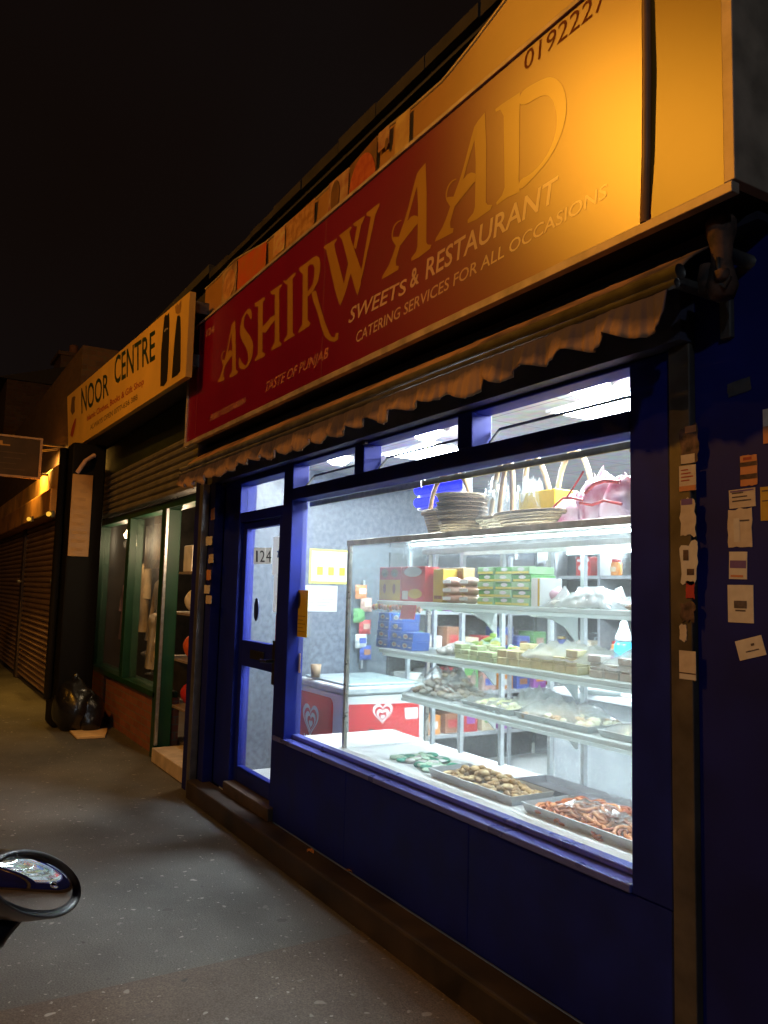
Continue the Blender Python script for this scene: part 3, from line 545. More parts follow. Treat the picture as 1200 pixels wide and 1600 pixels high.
# ================================================================== display case in the window
cx0,cx1,cy0,cy1,cz0,cz1=-4.40,-1.15,.16,.76,.70,1.935
chrome=mat('case trim metal',(.62,.58,.50),.28,.9,var=.2,scale=25)
shelf_m=mat('frosted white shelf',(.78,.82,.82),.35,var=.05,scale=5)
_n=shelf_m.node_tree; _b=_n.nodes['Principled BSDF']; _o=[q for q in _n.nodes if q.type=='OUTPUT_MATERIAL'][0]
_t=_n.nodes.new('ShaderNodeBsdfTranslucent'); _t.inputs[0].default_value=(.85,.92,.92,1); _x=_n.nodes.new('ShaderNodeMixShader'); _x.inputs[0].default_value=.5
_n.links.new(_b.outputs[0],_x.inputs[1]); _n.links.new(_t.outputs[0],_x.inputs[2]); _n.links.new(_x.outputs[0],_o.inputs[0])
Cs=thing('display_case','glass sweets display case with three white shelves filling the window','display case',((cx0+cx1)/2,.46,.14))
MB().box(cx0,cx1,cy0,cy1,.14,cz0-.012).build('case_base',mat('case base panel',(.5,.52,.53),.5),Cs)
MB().box(-4.86,cx1,.10,cy1+.01,cz0-.0115,cz0).build('case_floor',mat('white case floor',(.80,.82,.82),.3,var=.04,scale=4),Cs)
p=MB()
for x,y in ((cx0,cy0),(cx0,cy1)): p.box(x-.013,x+.013,y-.013,y+.013,cz0,cz1)
p.build('corner_post',chrome,Cs,bevel=.003)
MB().box(cx0-.015,cx1,cy0-.018,cy0+.014,cz1,cz1+.032).build('top_rail',mat('top rail metal',(.50,.44,.36),.35,.85,var=.3,scale=15),Cs,bevel=.003)
MB().box(cx0-.013,cx1,cy0+.0145,cy1+.02,cz1+.004,cz1+.026).build('top_glass',MC['window glass'],Cs)
MB().box(cx0-.013,cx1,cy1-.05,cy1+.03,cz1-.03,cz1+.003).build('rear_rail',mat('dark case rail',(.16,.15,.14),.5,var=.2),Cs)
MB().box(cx0-.003,cx0+.003,cy0+.014,cy1-.014,cz0+.001,cz1).build('side_glass',glass('case glass',(.93,.97,.96)),Cs)
MB().box(cx0+.014,cx1,cy0-.004,cy0+.002,cz0+.001,cz1-.001).build('front_glass',glass('smeared case glass',(.97,.99,.99),.05,.07),Cs)
FILL_STRIP=62.0  # unseen strips added under the shelves to brighten the goods
def shelf(z,x0,yf,r,lb):
    pts=[(x0+r,yf)]+[(x0+r-r*math.sin(a),yf+r-r*math.cos(a)) for a in (.4,.8,1.2,1.57)]+[(x0,.70),(cx1,.70),(cx1,yf)]
    o=MB().prism(pts,z-.022,z,'z').build('shelf',shelf_m,Cs,bevel=.004)
    MB().box(x0+.06,cx1,yf+.002,yf+.006,z-.038,z-.0225).build('lip',shelf_m,o)
    MB().tube([(x0+.10,yf+.022,z-.032),(cx1-.02,yf+.022,z-.032)],.006,6).build('added_fill_strip',emit('added fill strip',(.85,.96,1.0),FILL_STRIP) if 'added fill strip' not in MC else MC['added fill strip'],o)
    for x in (-3.62,-2.98,-2.34):
        MB().prism([(.70,z-.0225),(.36,z-.0225),(.40,z-.05),(.52,z-.058),(.62,z-.10),(.69,z-.17),(.70,z-.17)],x-.006,x+.006,'x').build('bracket',shelf_m,o)
shelf(1.600,-4.30,.30,.02,''); shelf(1.312,-4.24,.28,.03,''); shelf(1.072,-4.02,.28,.10,'')
for x in (-4.28,-3.98,-3.60,-3.20,-2.96,-2.55,-2.32): MB().box(x-.012,x+.012,.715,.74,cz0,cz1).build('upright',mat('upright paint',(.55,.58,.60),.4,.3),Cs)
MB().box(-3.9,cx1,.67,.70,1.885,1.905).build('light_batten',white,Cs)
MB().tube([(-3.0,.655,1.872),(cx1-.02,.655,1.872)],.008,10).tube([(-3.75,.20,1.917),(cx1-.02,.20,1.917)],.007,10).build('tube_light',emit('cool tube',(.85,.96,1.0),TUBE),Cs)

film=glass('cling film',(.97,.99,.99),.12,.12); film2=glass('milky plastic bag',(.97,.98,.98),.15,.34)
def wrap(name,label,cat,x0,x1,y0,y1,z,h,m=None,seed=0,par=None):
    rd=random.Random(seed); g=[[rd.uniform(-1,1) for _ in range(14)] for _ in range(14)]
    def fn(u,v):
        i,j=u*12,v*12; e=min(u,1-u,v,1-v); k=min(1,e*5)
        return (x0+(x1-x0)*u, y0+(y1-y0)*v, z+.002+h*k*(.8+.35*g[int(i)][int(j)])+.004*g[int(j)][int(i)])
    o=MB().sheet(fn,12,12).build(name,m or film,par,True)
    if par is None: tag(o,label,cat)
    return o
def pile(name,label,cat,x0,x1,y0,y1,z,h,size,mats,n,seed,group=None,flatk=.6,grp=None):
    """many small sweets heaped together"""
    rd=random.Random(seed); mb=MB()
    for i in range(n):
        u,v=rd.random()*2-1,rd.random()*2-1; k=max(0,(1-u*u)*(1-v*v)); q=rd.random()
        mb.lump(((x0+x1)/2+u*(x1-x0)/2*.95,(y0+y1)/2+v*(y1-y0)/2*.92,z+size*flatk*.9+h*k*q),size*rd.uniform(.8,1.2),size*rd.uniform(.7,1.1),size*flatk*rd.uniform(.8,1.1),rd.randrange(len(mats)),rd.random(),.22,6,4,rd.random()*3)
    return tag(mb.build(name,mats,None,True),label,cat,group)
def tray(name,label,x0,x1,y0,y1,z,h,m,group):
    w_=.012; b=MB(); b.box(x0+.015,x1-.015,y0+.015,y1-.015,z,z+.003)
    for (ax,ay),(bx,by) in (((x0,y0),(x1,y0)),((x1,y0),(x1,y1)),((x1,y1),(x0,y1)),((x0,y1),(x0,y0))):
        mx,my=(x0+x1)/2,(y0+y1)/2; inn=lambda x,y:(x+(.015 if x<mx else -.015), y+(.015 if y<my else -.015))
        i1,i2=inn(ax,ay),inn(bx,by); b.add([(*i1,z),(*i2,z),(bx,by,z+h),(ax,ay,z+h)],[(0,1,2,3)])
    o=b.build(name,m,None,solid=.003); tag(o,label,'tray',group)
    return o
stainless=mat('stainless tray',(.62,.64,.65),.3,.85,var=.12,scale=20)
def col(name,c,rough=.45,var=.15,sc_=25): return mat(name,c,rough,var=var,scale=sc_)
# ---------------- trays on the case floor
zf=cz0
GT='steel trays on the case floor'
tray('tray','steel tray of fried snacks on the case floor',-3.55,-2.88,.20,.46,zf,.045,stainless,GT)
fried=[col('fried pastry',(0.640,0.422,0.179)),col('fried pastry pale',(0.794,0.589,0.307)),col('fried pastry dark',(0.461,0.269,0.102))]
pile('fried_snacks','heap of golden fried snacks on the steel tray','snacks',-3.52,-2.91,.215,.445,zf+.005,.075,.024,fried,210,1)
tray('tray','front steel tray of orange sweets at the right of the case floor',-2.80,-2.02,.19,.47,zf,.045,stainless,GT)
jal=[col('orange syrup sweet',(.60,.17,.04),.25),col('orange syrup sweet pale',(0.845,0.333,0.115),.25),col('orange syrup sweet dark',(.45,.10,.03),.25)]
rdJ=random.Random(3); mb=MB()
for i in range(120):
    u,v=rdJ.uniform(-1,1),rdJ.uniform(-1,1); k=max(0,(1-u*u)*(1-v*v)); c_=Vector((-2.41+u*.33,.33+v*.105,zf+.016+.085*k*rdJ.random())); n_=Vector((rdJ.uniform(-.6,.6),rdJ.uniform(-.6,.6),1)).normalized(); e1=n_.cross(Vector((0,1,.1))).normalized(); e2=n_.cross(e1)
    for R__ in (.036,.018): mb.tube([tuple(c_+e1*R__*math.cos(q*.6283)+e2*R__*math.sin(q*.6283)) for q in range(10)],.0085,5,rdJ.randrange(3),closed=True)
tag(mb.build('orange_sweets',jal,None,True),'bright orange syrup coils piled on the right hand tray','sweets')
wrap('film','shiny crumpled film across the orange syrup coils','cling film',-2.62,-2.10,.20,.33,zf+.06,.05,seed=4)
tray('tray','empty dark baking tray behind the fried snacks',-3.2,-2.35,.50,.70,zf,.035,mat('dark tray',(.16,.16,.18),.35,.7,var=.2),GT)
grn=[col('green wrapped sweet',(.03,.33,.20)),col('white sweet',(0.850,0.850,0.845)),col('pale green sweet',(0.538,0.768,0.576))]
pile('green_sweets','green and white wrapped sweets lying left on the case floor','sweets',-4.02,-3.58,.24,.52,zf,.02,.036,grn,60,5,flatk=.35)
# ---------------- lowest shelf
z3=1.073
pile('snack_bag','brown nutty snacks in a tied clear bag at the left of the lowest shelf','snack bag',-3.98,-3.56,.36,.62,z3,.13,.028,[col('brown snack',(0.282,0.179,0.102)),col('brown snack pale',(0.461,0.346,0.218)),col('grey snack',(0.384,0.358,0.307))],110,6)
wrap('bag_film','clear bag round the brown nutty snacks','plastic bag',-4.0,-3.52,.34,.64,z3,.15,film,7)
sh=mat('foil tray',(.62,.66,.68),.35,.5)
wrap('plastic_bag','flat milky plastic bag beside the brown snacks','plastic bag',-3.52,-3.10,.30,.60,z3,.045,film2,8)
tray('tray','first foil tray on the lowest shelf with pale green sweets',-3.42,-3.04,.31,.58,z3,.03,sh,'foil trays on the lowest shelf')
pile('sweets','pale yellow green sweets on the foil tray of the lowest shelf','sweets',-3.38,-3.06,.33,.55,z3+.004,.03,.026,[col('pistachio sweet',(0.742,0.768,0.435)),col('cream sweet',(0.850,0.845,0.640))],55,9)
tray('tray','middle foil tray on the lowest shelf with brown sweets',-3.0,-2.52,.31,.58,z3,.03,sh,'foil trays on the lowest shelf')
pile('sweets','milk brown sweets on the middle foil tray of the lowest shelf','sweets',-2.97,-2.56,.33,.56,z3+.004,.035,.028,[col('milk brown sweet',(0.538,0.358,0.205)),col('cream sweet',(0.850,0.845,0.640)),col('pale brown sweet',(0.704,0.538,0.358))],70,10)
wrap('plastic_bag','crinkled milky bag over the brown sweets','plastic bag',-3.02,-2.62,.33,.60,z3+.02,.07,film2,11)
tray('tray','right foil tray on the lowest shelf with pastry slices',-2.47,-2.02,.31,.58,z3,.03,sh,'foil trays on the lowest shelf')
pile('pastries','beige pastry slices on the right foil tray of the lowest shelf','pastries',-2.44,-2.05,.33,.55,z3+.004,.04,.042,[col('beige pastry',(0.794,0.640,0.435)),col('beige pastry dark',(0.576,0.384,0.179)),col('cream sweet',(0.850,0.845,0.640))],32,12,flatk=.35)
wrap('film','clear film over the beige pastry slices','cling film',-2.46,-2.03,.315,.575,z3+.02,.06,film2,13)
# ---------------- middle shelf: blue boxes, then trays
z2=1.313
bl=col('blue carton',(.02,.13,.62),.4,.1); wp=mat('white print',(.8,.8,.8),.5,var=.05); rp=mat('red print',(.55,.03,.05),.5,var=.1)
def carton(name,label,cat,x0,x1,y0,d,z0,h,m,group,deco=()):
    o=MB().box(x0,x1,y0,y0+d,z0,z0+h).build(name,m,None,bevel=.003); tag(o,label,cat,group)
    for (u0,v0,u1,v1,mm,shape) in deco:
        if shape=='o': q=[((x0+(x1-x0)*((u0+u1)/2+(u1-u0)/2*math.cos(a*.4488))),z0+h*((v0+v1)/2+(v1-v0)/2*math.sin(a*.4488))) for a in range(14)]
        else: q=[(x0+(x1-x0)*u0,z0+h*v0),(x0+(x1-x0)*u1,z0+h*v0),(x0+(x1-x0)*u1,z0+h*v1),(x0+(x1-x0)*u0,z0+h*v1)]
        MB().flat(q,y0-.0012-.0006*(shape=='o')).build('print',mm,o)
    return o
xb0=F(592,1000,.36)[0]; wb=.135; hb=.052
row=('bottom','second','third','top'); cl_=('left','middle','right')
for i in range(3):
    for j in range(4):
        if i==2 and j>1: continue
        carton('blue_box','blue badged carton, %s row of the %s column of its stack'%(row[j],cl_[i]),'box',xb0+i*(wb+.004),xb0+i*(wb+.004)+wb,.34+.012*(i==1)+.004*j,.12,z2+j*(hb+.001),hb,bl,'stacked blue cartons on the middle shelf',[(.22,.25,.62,.8,wp,'o'),(.28,.38,.56,.68,rp,'o'),(.7,.3,.92,.42,wp,'r')])
pile('white_sweets','white round sweets next to the blue cartons','sweets',-3.75,-3.50,.36,.60,z2,.05,.032,[col('white sweet',(0.850,0.850,0.845)),col('ivory sweet',(0.850,0.850,0.794))],40,20)
pile('green_sweets','lime green sweets behind the white round sweets','sweets',-3.76,-3.32,.56,.69,z2,.10,.034,[col('lime sweet',(0.435,0.666,0.102)),col('pale green sweet',(0.538,0.768,0.576)),col('lemon sweet',(0.845,0.794,0.154))],40,21)
def slabs(name,label,x0,x1,y0,y1,z,h,m,seed,nx=6,ny=3):
    rd=random.Random(seed); mb=MB(); dx=(x1-x0)/nx; dy=(y1-y0)/ny
    for i in range(nx):
        for j in range(ny):
            for k in range(2+(rd.random()<.45)):
                jx,jy=rd.uniform(-.006,.006),rd.uniform(-.006,.006)
                mb.box(x0+i*dx+.004+jx,x0+(i+1)*dx-.003+jx,y0+j*dy+.004+jy,y0+(j+1)*dy-.003+jy,z+k*h/2.4+.001*k,z+(k+1)*h/2.4)
    return tag(mb.build(name,m,None,bevel=.004),label,'sweets','cut sweets on the middle shelf')
slabs('cut_sweets','pale green cut sweets in front of the lime sweets',-3.50,-3.16,.31,.52,z2,.06,col('pistachio fudge',(0.704,0.819,0.461)),1,5)
slabs('cut_sweets','pale yellow cut sweets in the middle of the middle shelf',-3.14,-2.58,.31,.52,z2,.085,col('butter fudge',(0.850,0.768,0.410)),2,7)
slabs('cut_sweets','off white cut sweets at the right of the middle shelf',-2.52,-2.02,.31,.52,z2,.075,col('milk fudge',(0.850,0.850,0.794)),3,6)
wrap('film','clear film sheet over the pale yellow cut sweets','cling film',-2.95,-2.50,.30,.56,z2+.05,.075,film2,22)
wrap('film','crinkled film over the off white cut sweets','cling film',-2.50,-2.01,.30,.58,z2+.04,.08,film2,23)
carton('brown_carton','small brown carton with an orange picture at the right end of the middle shelf','box',-2.13,-2.02,.285,.06,z2,.075,col('brown card',(.30,.17,.09)),None,[(.3,.15,.8,.6,col('orange print',(.66,.32,.04)),'o')])
wrap('plastic_bag','puffed milky bag at the right end of the middle shelf','plastic bag',-2.42,-2.10,.40,.62,z2,.16,film2,51)
wrap('plastic_bag','puffed milky bag at the right end of the lowest shelf','plastic bag',-2.40,-2.05,.44,.66,z3,.13,film2,52)
wrap('plastic_bag','loose milky bag in the middle of the lowest shelf','plastic bag',-3.22,-2.92,.42,.66,z3,.12,film2,53)
# ---------------- top shelf
z1=1.601
red=col('red carton',(.55,.02,.03),.4,.1); yel=col('yellow carton print',(.66,.42,.02),.4,.12); brn=col('brown print',(.28,.10,.05),.5)
x=F(593,900,.36)[0]; wbx=(F(664,900,.36)[0]-x)/2
for k,lb in ((0,'red and yellow carton with brown blobs, left of the red pair'),(1,'red and yellow carton with a white disc, right of the red pair')):
    xa_=x+k*(wbx+.004); d=[(0.02,.02,.98,.62,yel,'r'),(.1,.68,.42,.95,brn,'o'),(.56,.68,.88,.95,brn,'o'),(.16,.72,.36,.84,wp,'o'),(.62,.72,.82,.84,wp,'o'),(.2,.2,.34,.5,brn,'o'),(.64,.2,.78,.5,brn,'o')] if k==0 else [(.12,.70,.88,1.0,wp,'o'),(.1,.46,.9,.66,rp,'o'),(.3,.08,.9,.36,yel,'o'),(.05,.05,.3,.3,wp,'r')]
    carton('cereal_box',lb,'carton',xa_,xa_+wbx-.004,.36,.1,z1,.205,red,'red and yellow cartons on the top shelf',d)
x=F(668,900,.36)[0]; carton('gold_box','plain gold carton beside the red cartons','carton',x,x+.10,.40,.12,z1,.19,col('gold carton',(.55,.36,.05),.4),None,[(.1,.1,.9,.2,brn,'r')])
for i,(a,lb) in enumerate(((686,'brown topped jar pack behind the pink packets on the left'),(704,'brown topped jar pack behind the pink packets on the right'))):
    x=F(a,900,.5)[0]; carton('snack_pack',lb,'pack',x,x+.125,.5,.08,z1,.20,col('tan pack',(.52,.36,.16),.4),'tan packs on the top shelf',[(.1,.55,.9,.9,brn,'r'),(.2,.1,.8,.4,wp,'o')])
pk=[col('pink wrapper',(.62,.36,.28),.35),col('pale pink wrapper',(.70,.50,.42),.35)]
x0=F(684,900,.36)[0]
for i in range(2):
    for j in range(3):
        xx=x0+i*.155; mb=MB(); mb.lump((xx+.075,.42,z1+.024+j*.046),.078,.05,.026,0,i*7+j,.1,10,6)
        o=tag(mb.build('pink_packet',pk[(i+j)%2],None,True),'pink wrapped cake packet, %s of the %s column'%(('bottom','middle','top')[j],('left','right')[i]),'packet','pink packets on the top shelf')
        MB().box(xx+.04,xx+.11,.368,.372,z1+.016+j*.046,z1+.034+j*.046).build('print',wp,o)
gx0=F(746,900,.34)[0]; gw=(F(828,900,.34)[0]-gx0)/3
for i in range(3):
    for j in range(5):
        carton('packet_box','green and yellow packet, %s layer, %s column of the packet stack'%(('lowest','second','middle','fourth','highest')[j],cl_[i]),'packet',gx0+i*gw,gx0+(i+1)*gw-.004,.34+.008*((i+j)%2),.16,z1+j*.0385,.037,col('leaf green carton',(.12,.40,.10),.4) if (i+j)%2 else col('mint carton',(.35,.58,.30),.4),'green packets stacked on the top shelf',[(.03,.08,.97,.38,col('lemon print',(.70,.58,.10)),'r'),(.35,.42,.75,.9,wp,'o')])
x=F(830,900,.34)[0]; carton('white_carton','white carton with a yellow edge next to the green packets','carton',x,x+.062,.34,.14,z1,.135,white,None,[(.75,.02,.98,.98,yel,'r')])
mb=MB().lump((F(856,920,.42)[0],.45,z1+.05),.06,.06,.06,0,4,.15,10,7); tag(mb.build('pink_bag',col('pink bag film',(.66,.38,.44),.3),None,True),'small pink bag of sweets beside the white carton','bag')
wx=F(862,925,.40)[0]
pile('white_sweets','low heap of white sweets under film on the top shelf','sweets',wx,wx+.38,.36,.58,z1,.055,.03,[col('white sweet',(0.850,0.850,0.845)),col('ivory sweet',(0.850,0.850,0.794))],70,31)
wrap('film','milky film over the white sweets on the top shelf','cling film',wx-.02,wx+.40,.33,.62,z1,.085,film2,32)
pile('pastries','flat tan pastries at the right end of the top shelf','pastries',-2.32,-2.02,.32,.52,z1,.02,.045,[col('beige pastry',(0.794,0.640,0.435)),col('tan pastry',(.52,.36,.2))],22,33,flatk=.3)
mb=MB().box(-4.30,-4.12,.52,.68,z1,z1+.15); tag(mb.build('grey_carton',col('blue grey carton',(.30,.36,.46),.4),None,bevel=.004),'blue grey carton at the far left of the top shelf','carton')
# sweets hung in strips under the top shelf, and the red price tag
pal=[col('orange wrapper',(.66,.20,.05),.3),col('yellow wrapper',(.70,.48,.05),.3),col('pink wrapper',(.62,.36,.28),.35),col('violet wrapper',(.30,.14,.42),.3)]
mb=MB(); rdS=random.Random(9)
for i in range(16): mb.lump((-4.33+.034*i,.30+.01*rdS.random(),1.553+.012*rdS.random()),.02,.012,.018,rdS.randrange(3),i,.2)
tag(mb.build('sweet_strip',pal,None,True),'strip of orange and yellow wrapped sweets hung under the top shelf','sweets')
a,b_,z0,z1_=R4(626,945,650,968,.285); tag(MB().add([(a+.01,.27,z0),(b_-.005,.275,z0+.003),(b_,.285,z1_),(a+.02,.282,z1_-.004),(a+.01,.274,z0),(b_-.005,.279,z0+.003),(b_,.289,z1_),(a+.02,.286,z1_-.004)],[(3,2,1,0),(4,5,6,7),(0,1,5,4),(1,2,6,5),(2,3,7,6),(3,0,4,7)]).build('price_tag',col('red card',(.72,.03,.04),.5)),'bright red price tag hanging over the blue cartons','price tag')

# ================================================================== on top of the case: baskets, yellow box, pink parcel, blue lamp
zt_=cz1+.033
def wicker(name,c): 
    m=bpy.data.materials.new(name); m.use_nodes=True; n=m.node_tree; b=n.nodes['Principled BSDF']; Lk=n.links.new
    t=n.nodes.new('ShaderNodeTexCoord'); wv_=n.nodes.new('ShaderNodeTexWave'); wv_.bands_direction='Z'; wv_.inputs['Scale'].default_value=22; wv_.inputs['Distortion'].default_value=3; wv_.inputs['Detail Scale'].default_value=6
    r=n.nodes.new('ShaderNodeValToRGB'); r.color_ramp.elements[0].color=(*[x*.45 for x in c],1); r.color_ramp.elements[1].color=(*c,1)
    Lk(t.outputs['Object'],wv_.inputs['Vector']); Lk(wv_.outputs['Fac'],r.inputs['Fac']); Lk(r.outputs['Color'],b.inputs['Base Color']); b.inputs['Roughness'].default_value=.6
    u=n.nodes.new('ShaderNodeBump'); u.inputs['Strength'].default_value=.8; u.inputs['Distance'].default_value=.01; Lk(wv_.outputs['Fac'],u.inputs['Height']); Lk(u.outputs['Normal'],b.inputs['Normal']); return m
wk_t=wicker('tan wicker',(.46,.30,.15)); wk_l=wicker('pale wicker',(.68,.53,.34)); wk_d=wicker('brown wicker',(.24,.14,.07))
def basket(label,c,rx,ry,h,m,hh,hw=None,tilt=0,mh=None):
    t=thing('wicker_basket',label,'basket',c,'wicker baskets on top of the display case')
    MB().lathe([(.72,0),(.80,.3*h),(.92,.7*h),(1.0,h),(.95,h*.98),(.85,.6*h),(.70,.08*h)],c,28,sx=rx,sy=ry).build('basket_body',m,t,True)
    MB().tube([(c[0]+rx*math.cos(a*.2244),c[1]+ry*math.sin(a*.2244),c[2]+h) for a in range(28)],.013,6,closed=True).build('rim',m,t,True)
    if hh:
        w_=hw or rx*.95
        pts=[(c[0]-w_*math.cos(a*math.pi/16)+tilt*math.sin(a*math.pi/16),c[1],c[2]+h+hh*math.sin(a*math.pi/16)) for a in range(17)]
        MB().tube(pts,.014,7).build('handle',mat('pale cane',(.46,.33,.19),.5,var=.2,scale=30) if m is wk_l or mh else mat('tan cane',(.32,.20,.10),.5,var=.2,scale=30),t,True)
    return t
basket('large tan basket with a wide thin handle at the left end of the case',(-3.76,.46,zt_),.20,.13,.15,wk_t,.24,.20)
basket('wide pale basket with a tall arched handle left of the middle',(-3.22,.40,zt_),.14,.11,.07,wk_l,.33,.085,.03)
basket('shallow pale basket with a leaning arched handle',(-3.05,.52,zt_),.18,.13,.05,wk_l,.36,.10,-.07)
basket('pale basket with a slim upright arched handle',(-3.10,.33,zt_),.12,.09,.06,wk_l,.30,.05,.02)
basket('low tan oval basket in front of the yellow box',(-2.86,.27,zt_),.22,.09,.065,wk_t,.0)
basket('basket with one thick pale arched handle near the yellow box',(-2.90,.60,zt_),.15,.10,.07,wk_t,.34,.13,.0,wk_l)
basket('dark basket standing at the right edge of the window on the case',(-2.22,.40,zt_),.10,.10,.30,wk_d,.0)
for k in range(6):
    mb=MB().lathe([(.02,.012),(.12,.010),(.135,.022),(.142,.026),(.135,.014),(.12,.0),(.02,.0)],(-3.48+.006*math.sin(k*2.1),.34+.005*math.cos(k*3),zt_+.078+k*.023),24)
    tag(mb.build('wicker_tray',wk_d if k<5 else wk_l,None,True),'round %s wicker tray, %s of the stack beside the blue lamp'%('brown' if k<5 else 'pale',('lowest','second','third','fourth','fifth','highest')[k]),'tray','stacked wicker trays')
mb=MB(); mb.lathe([(.10,0),(.115,.04),(.125,.075),(.115,.075),(.10,.01)],(-3.49,.34,zt_),24); tag(mb.build('wicker_hamper',wk_t,None,True),'low round tan hamper under the brown wicker trays','hamper')
tag(MB().box(-3.20,-2.93,.50,.66,zt_,zt_+.215).build('yellow_box',col('yellow card box',(.72,.48,.01),.45,.08),None,bevel=.004),'plain bright yellow box between the basket handles and the pink parcel','box')
px=lambda u,v,y=.36:F(u,v,y)
x0,x1_=F(862,790,.35)[0],F(992,790,.35)[0]
P=thing('gift_parcel','pink cellophane wrapped gift basket with red ribbon on the case','gift basket',((x0+x1_)/2,.40,zt_))
mb=MB()
for k,(u,rx,h) in enumerate(((.22,.11,.15),(.50,.13,.245),(.80,.11,.19),(.38,.11,.21))): mb.lump((x0+(x1_-x0)*u,.40+.03*(k%2),zt_),rx,.12,h,0,k+20,.22,14,10,base=True)
mb.build('wrap',mix_mat('pink cellophane',(.50,.13,.20),(.80,.62,.66),9,.36,.60,.22,detail=4,bump=.6,spec=.6),P,True,sub=1)
mb=MB(); R_=lambda *p:[(x0+(x1_-x0)*u,.40-dy,zt_+z) for u,dy,z in p]
mb.tube(R_((.05,.10,.03),(.15,.125,.07),(.24,.13,.10),(.33,.135,.12),(.45,.14,.115),(.58,.14,.10)),.006,6).tube(R_((.40,.145,.12),(.47,.14,.16),(.50,.12,.20),(.49,.09,.235)),.005,6).tube(R_((.60,.135,.13),(.70,.13,.165),(.80,.12,.175),(.93,.10,.165)),.009,6).tube(R_((.55,.14,.09),(.68,.135,.075),(.80,.125,.09),(.95,.10,.07)),.007,6)
mb.build('ribbon',col('red ribbon',(.55,.03,.03),.35),P,True)
for k,(u,y) in enumerate(((772,.34),(800,.45))):
    x,_=px(u,800); wrap('cellophane','sheet of crinkled cellophane standing among the basket handles, %s'%('left','right')[k],'cellophane',x-.13,x+.08,y,y+.1,zt_+.05,.22,film,40+k)
# ultraviolet fly killer hung from the ceiling behind the baskets
ux,uz=F(690,772,1.0)
U=thing('fly_killer','blue glowing fly killer lamp hanging behind the baskets','insect lamp',(ux,1.0,uz-.1))
uv=emit('ultraviolet glow',(.008,.012,1.0),4.0)
MB().box(ux-.30,ux+.30,.99,1.05,uz-.10,uz+.11).build('back_plate',mat('fly killer white',(.55,.56,.6),.4),U,bevel=.01)
for dz in (-.045,.045): MB().tube([(ux-.26,.97,uz+dz),(ux+.26,.97,uz+dz)],.036,12).build('tube',uv,U,True)
mb=MB().tube([(ux-.25,1.02,uz+.11),(ux-.25,1.02,2.66)],.004,5).tube([(ux+.25,1.02,uz+.11),(ux+.25,1.02,2.66)],.004,5); mb.build('chain',alu,U)

# ================================================================== chest freezer
fx0,fx1,fy0,fy1,fh=-6.02,-5.21,.60,1.31,.95
Z0=.14
Fz=thing('chest_freezer','white ice cream chest freezer with red panels behind the door post','freezer',((fx0+fx1)/2,.95,Z0))
fw=mat('freezer white',(.74,.76,.77),.35,var=.04)
MB().box(fx0,fx1,fy0,fy1,Z0+.04,fh-.06).build('cabinet',fw,Fz,bevel=.02)
MB().box(fx0-.012,fx1+.012,fy0-.012,fy1+.012,fh-.058,fh).build('lip',mat('freezer grey lip',(.50,.53,.55),.4),Fz,bevel=.015)
MB().box(fx0+.04,fx1-.04,fy0+.04,fy1-.04,fh+.001,fh+.02).build('glass_lid',mat('frosty lid',(.46,.56,.58),.12,var=.15,scale=4),Fz,bevel=.006)
rpn=mat('red freezer panel',(.62,.012,.02),.35,var=.06,scale=4)
def rr(x0,x1,z0,z1,r,n=5):
    o=[]
    for cx_,cz_,a0 in ((x1-r,z0+r,-math.pi/2),(x1-r,z1-r,0),(x0+r,z1-r,math.pi/2),(x0+r,z0+r,math.pi)):
        o += [(cx_+r*math.cos(a0+i/n*math.pi/2),cz_+r*math.sin(a0+i/n*math.pi/2)) for i in range(n+1)]
    return o
def heart(cx_,cz_,k,n=40):
    o=[]
    for i in range(n):
        t=2*math.pi*i/n; o.append((cx_+k*16*math.sin(t)**3/17, cz_+k*(13*math.cos(t)-5*math.cos(2*t)-2*math.cos(3*t)-math.cos(4*t))/17))
    return o
hw_=mat('logo white',(.82,.80,.78),.45,var=.03)
MB().prism(rr(fx0+.01,fx1-.19,Z0+.07,fh-.10,.06),fy0-.004,fy0-.0005).build('front_panel',rpn,Fz)
hx,hz=F(486,1122,fy0)
for k,mm,e in ((.150,hw_,0),(.120,rpn,1),(.098,hw_,2),(.066,rpn,3),(.036,hw_,4)): MB().flat(heart(hx+(.012 if e>2 else 0),hz-(.01*e),k),fy0-.0045-.0008*e).build('heart_logo',mm,Fz)
text_mesh("WALL'S",fy0-.005,[(475,1158),(503,1167),(475,1145),(503,1153)],'lettering',hw_,Fz,bold=.015)
# the long side panel faces along the shop
def side(poly,x,mm,name): MB().add([(x,a,b) for a,b in poly],[list(range(len(poly)))]).build(name,mm,Fz)
def toS(pxl): q=onX(*pxl,fx1+.004); return (q[1],q[2])
side([toS(q) for q in ((545,1101),(655,1098),(655,1156),(545,1162))],fx1+.004,rpn,'side_panel')
c_=toS((598,1113)); sw=.17
for k,mm,e in ((.150,hw_,0),(.118,rpn,1),(.095,hw_,2),(.062,rpn,3),(.034,hw_,4)): side(heart(c_[0],c_[1]-.008*e,k*.62),fx1+.005+.0008*e,mm,'heart_logo')
for pts,mm in ((((632,1106),(653,1105),(653,1122),(633,1124)),hw_),(((566,1158),(570,1147),(578,1138),(588,1141),(594,1158)),mat('dark sundae print',(.10,.07,.05),.5,var=.6,scale=30)),(((598,1157),(604,1145),(614,1138),(626,1143),(634,1156)),mix_mat('cream sundae print',(.30,.26,.2),(.75,.74,.66),30,.35,.6,.5))):
    side([toS(q) for q in pts],fx1+.0055,mm,'picture')
g_=toS((585,1132)); g2=toS((612,1132)); 
cu_w=(g2[0]-g_[0])
tm=text_mesh("WALL'S",0,[(0,0),(1,0),(0,1),(1,1)],'lettering',hw_,None)
tv=[v.co.copy() for v in tm.data.vertices]; xs=[v.x for v in tv]; zs=[v.z for v in tv]
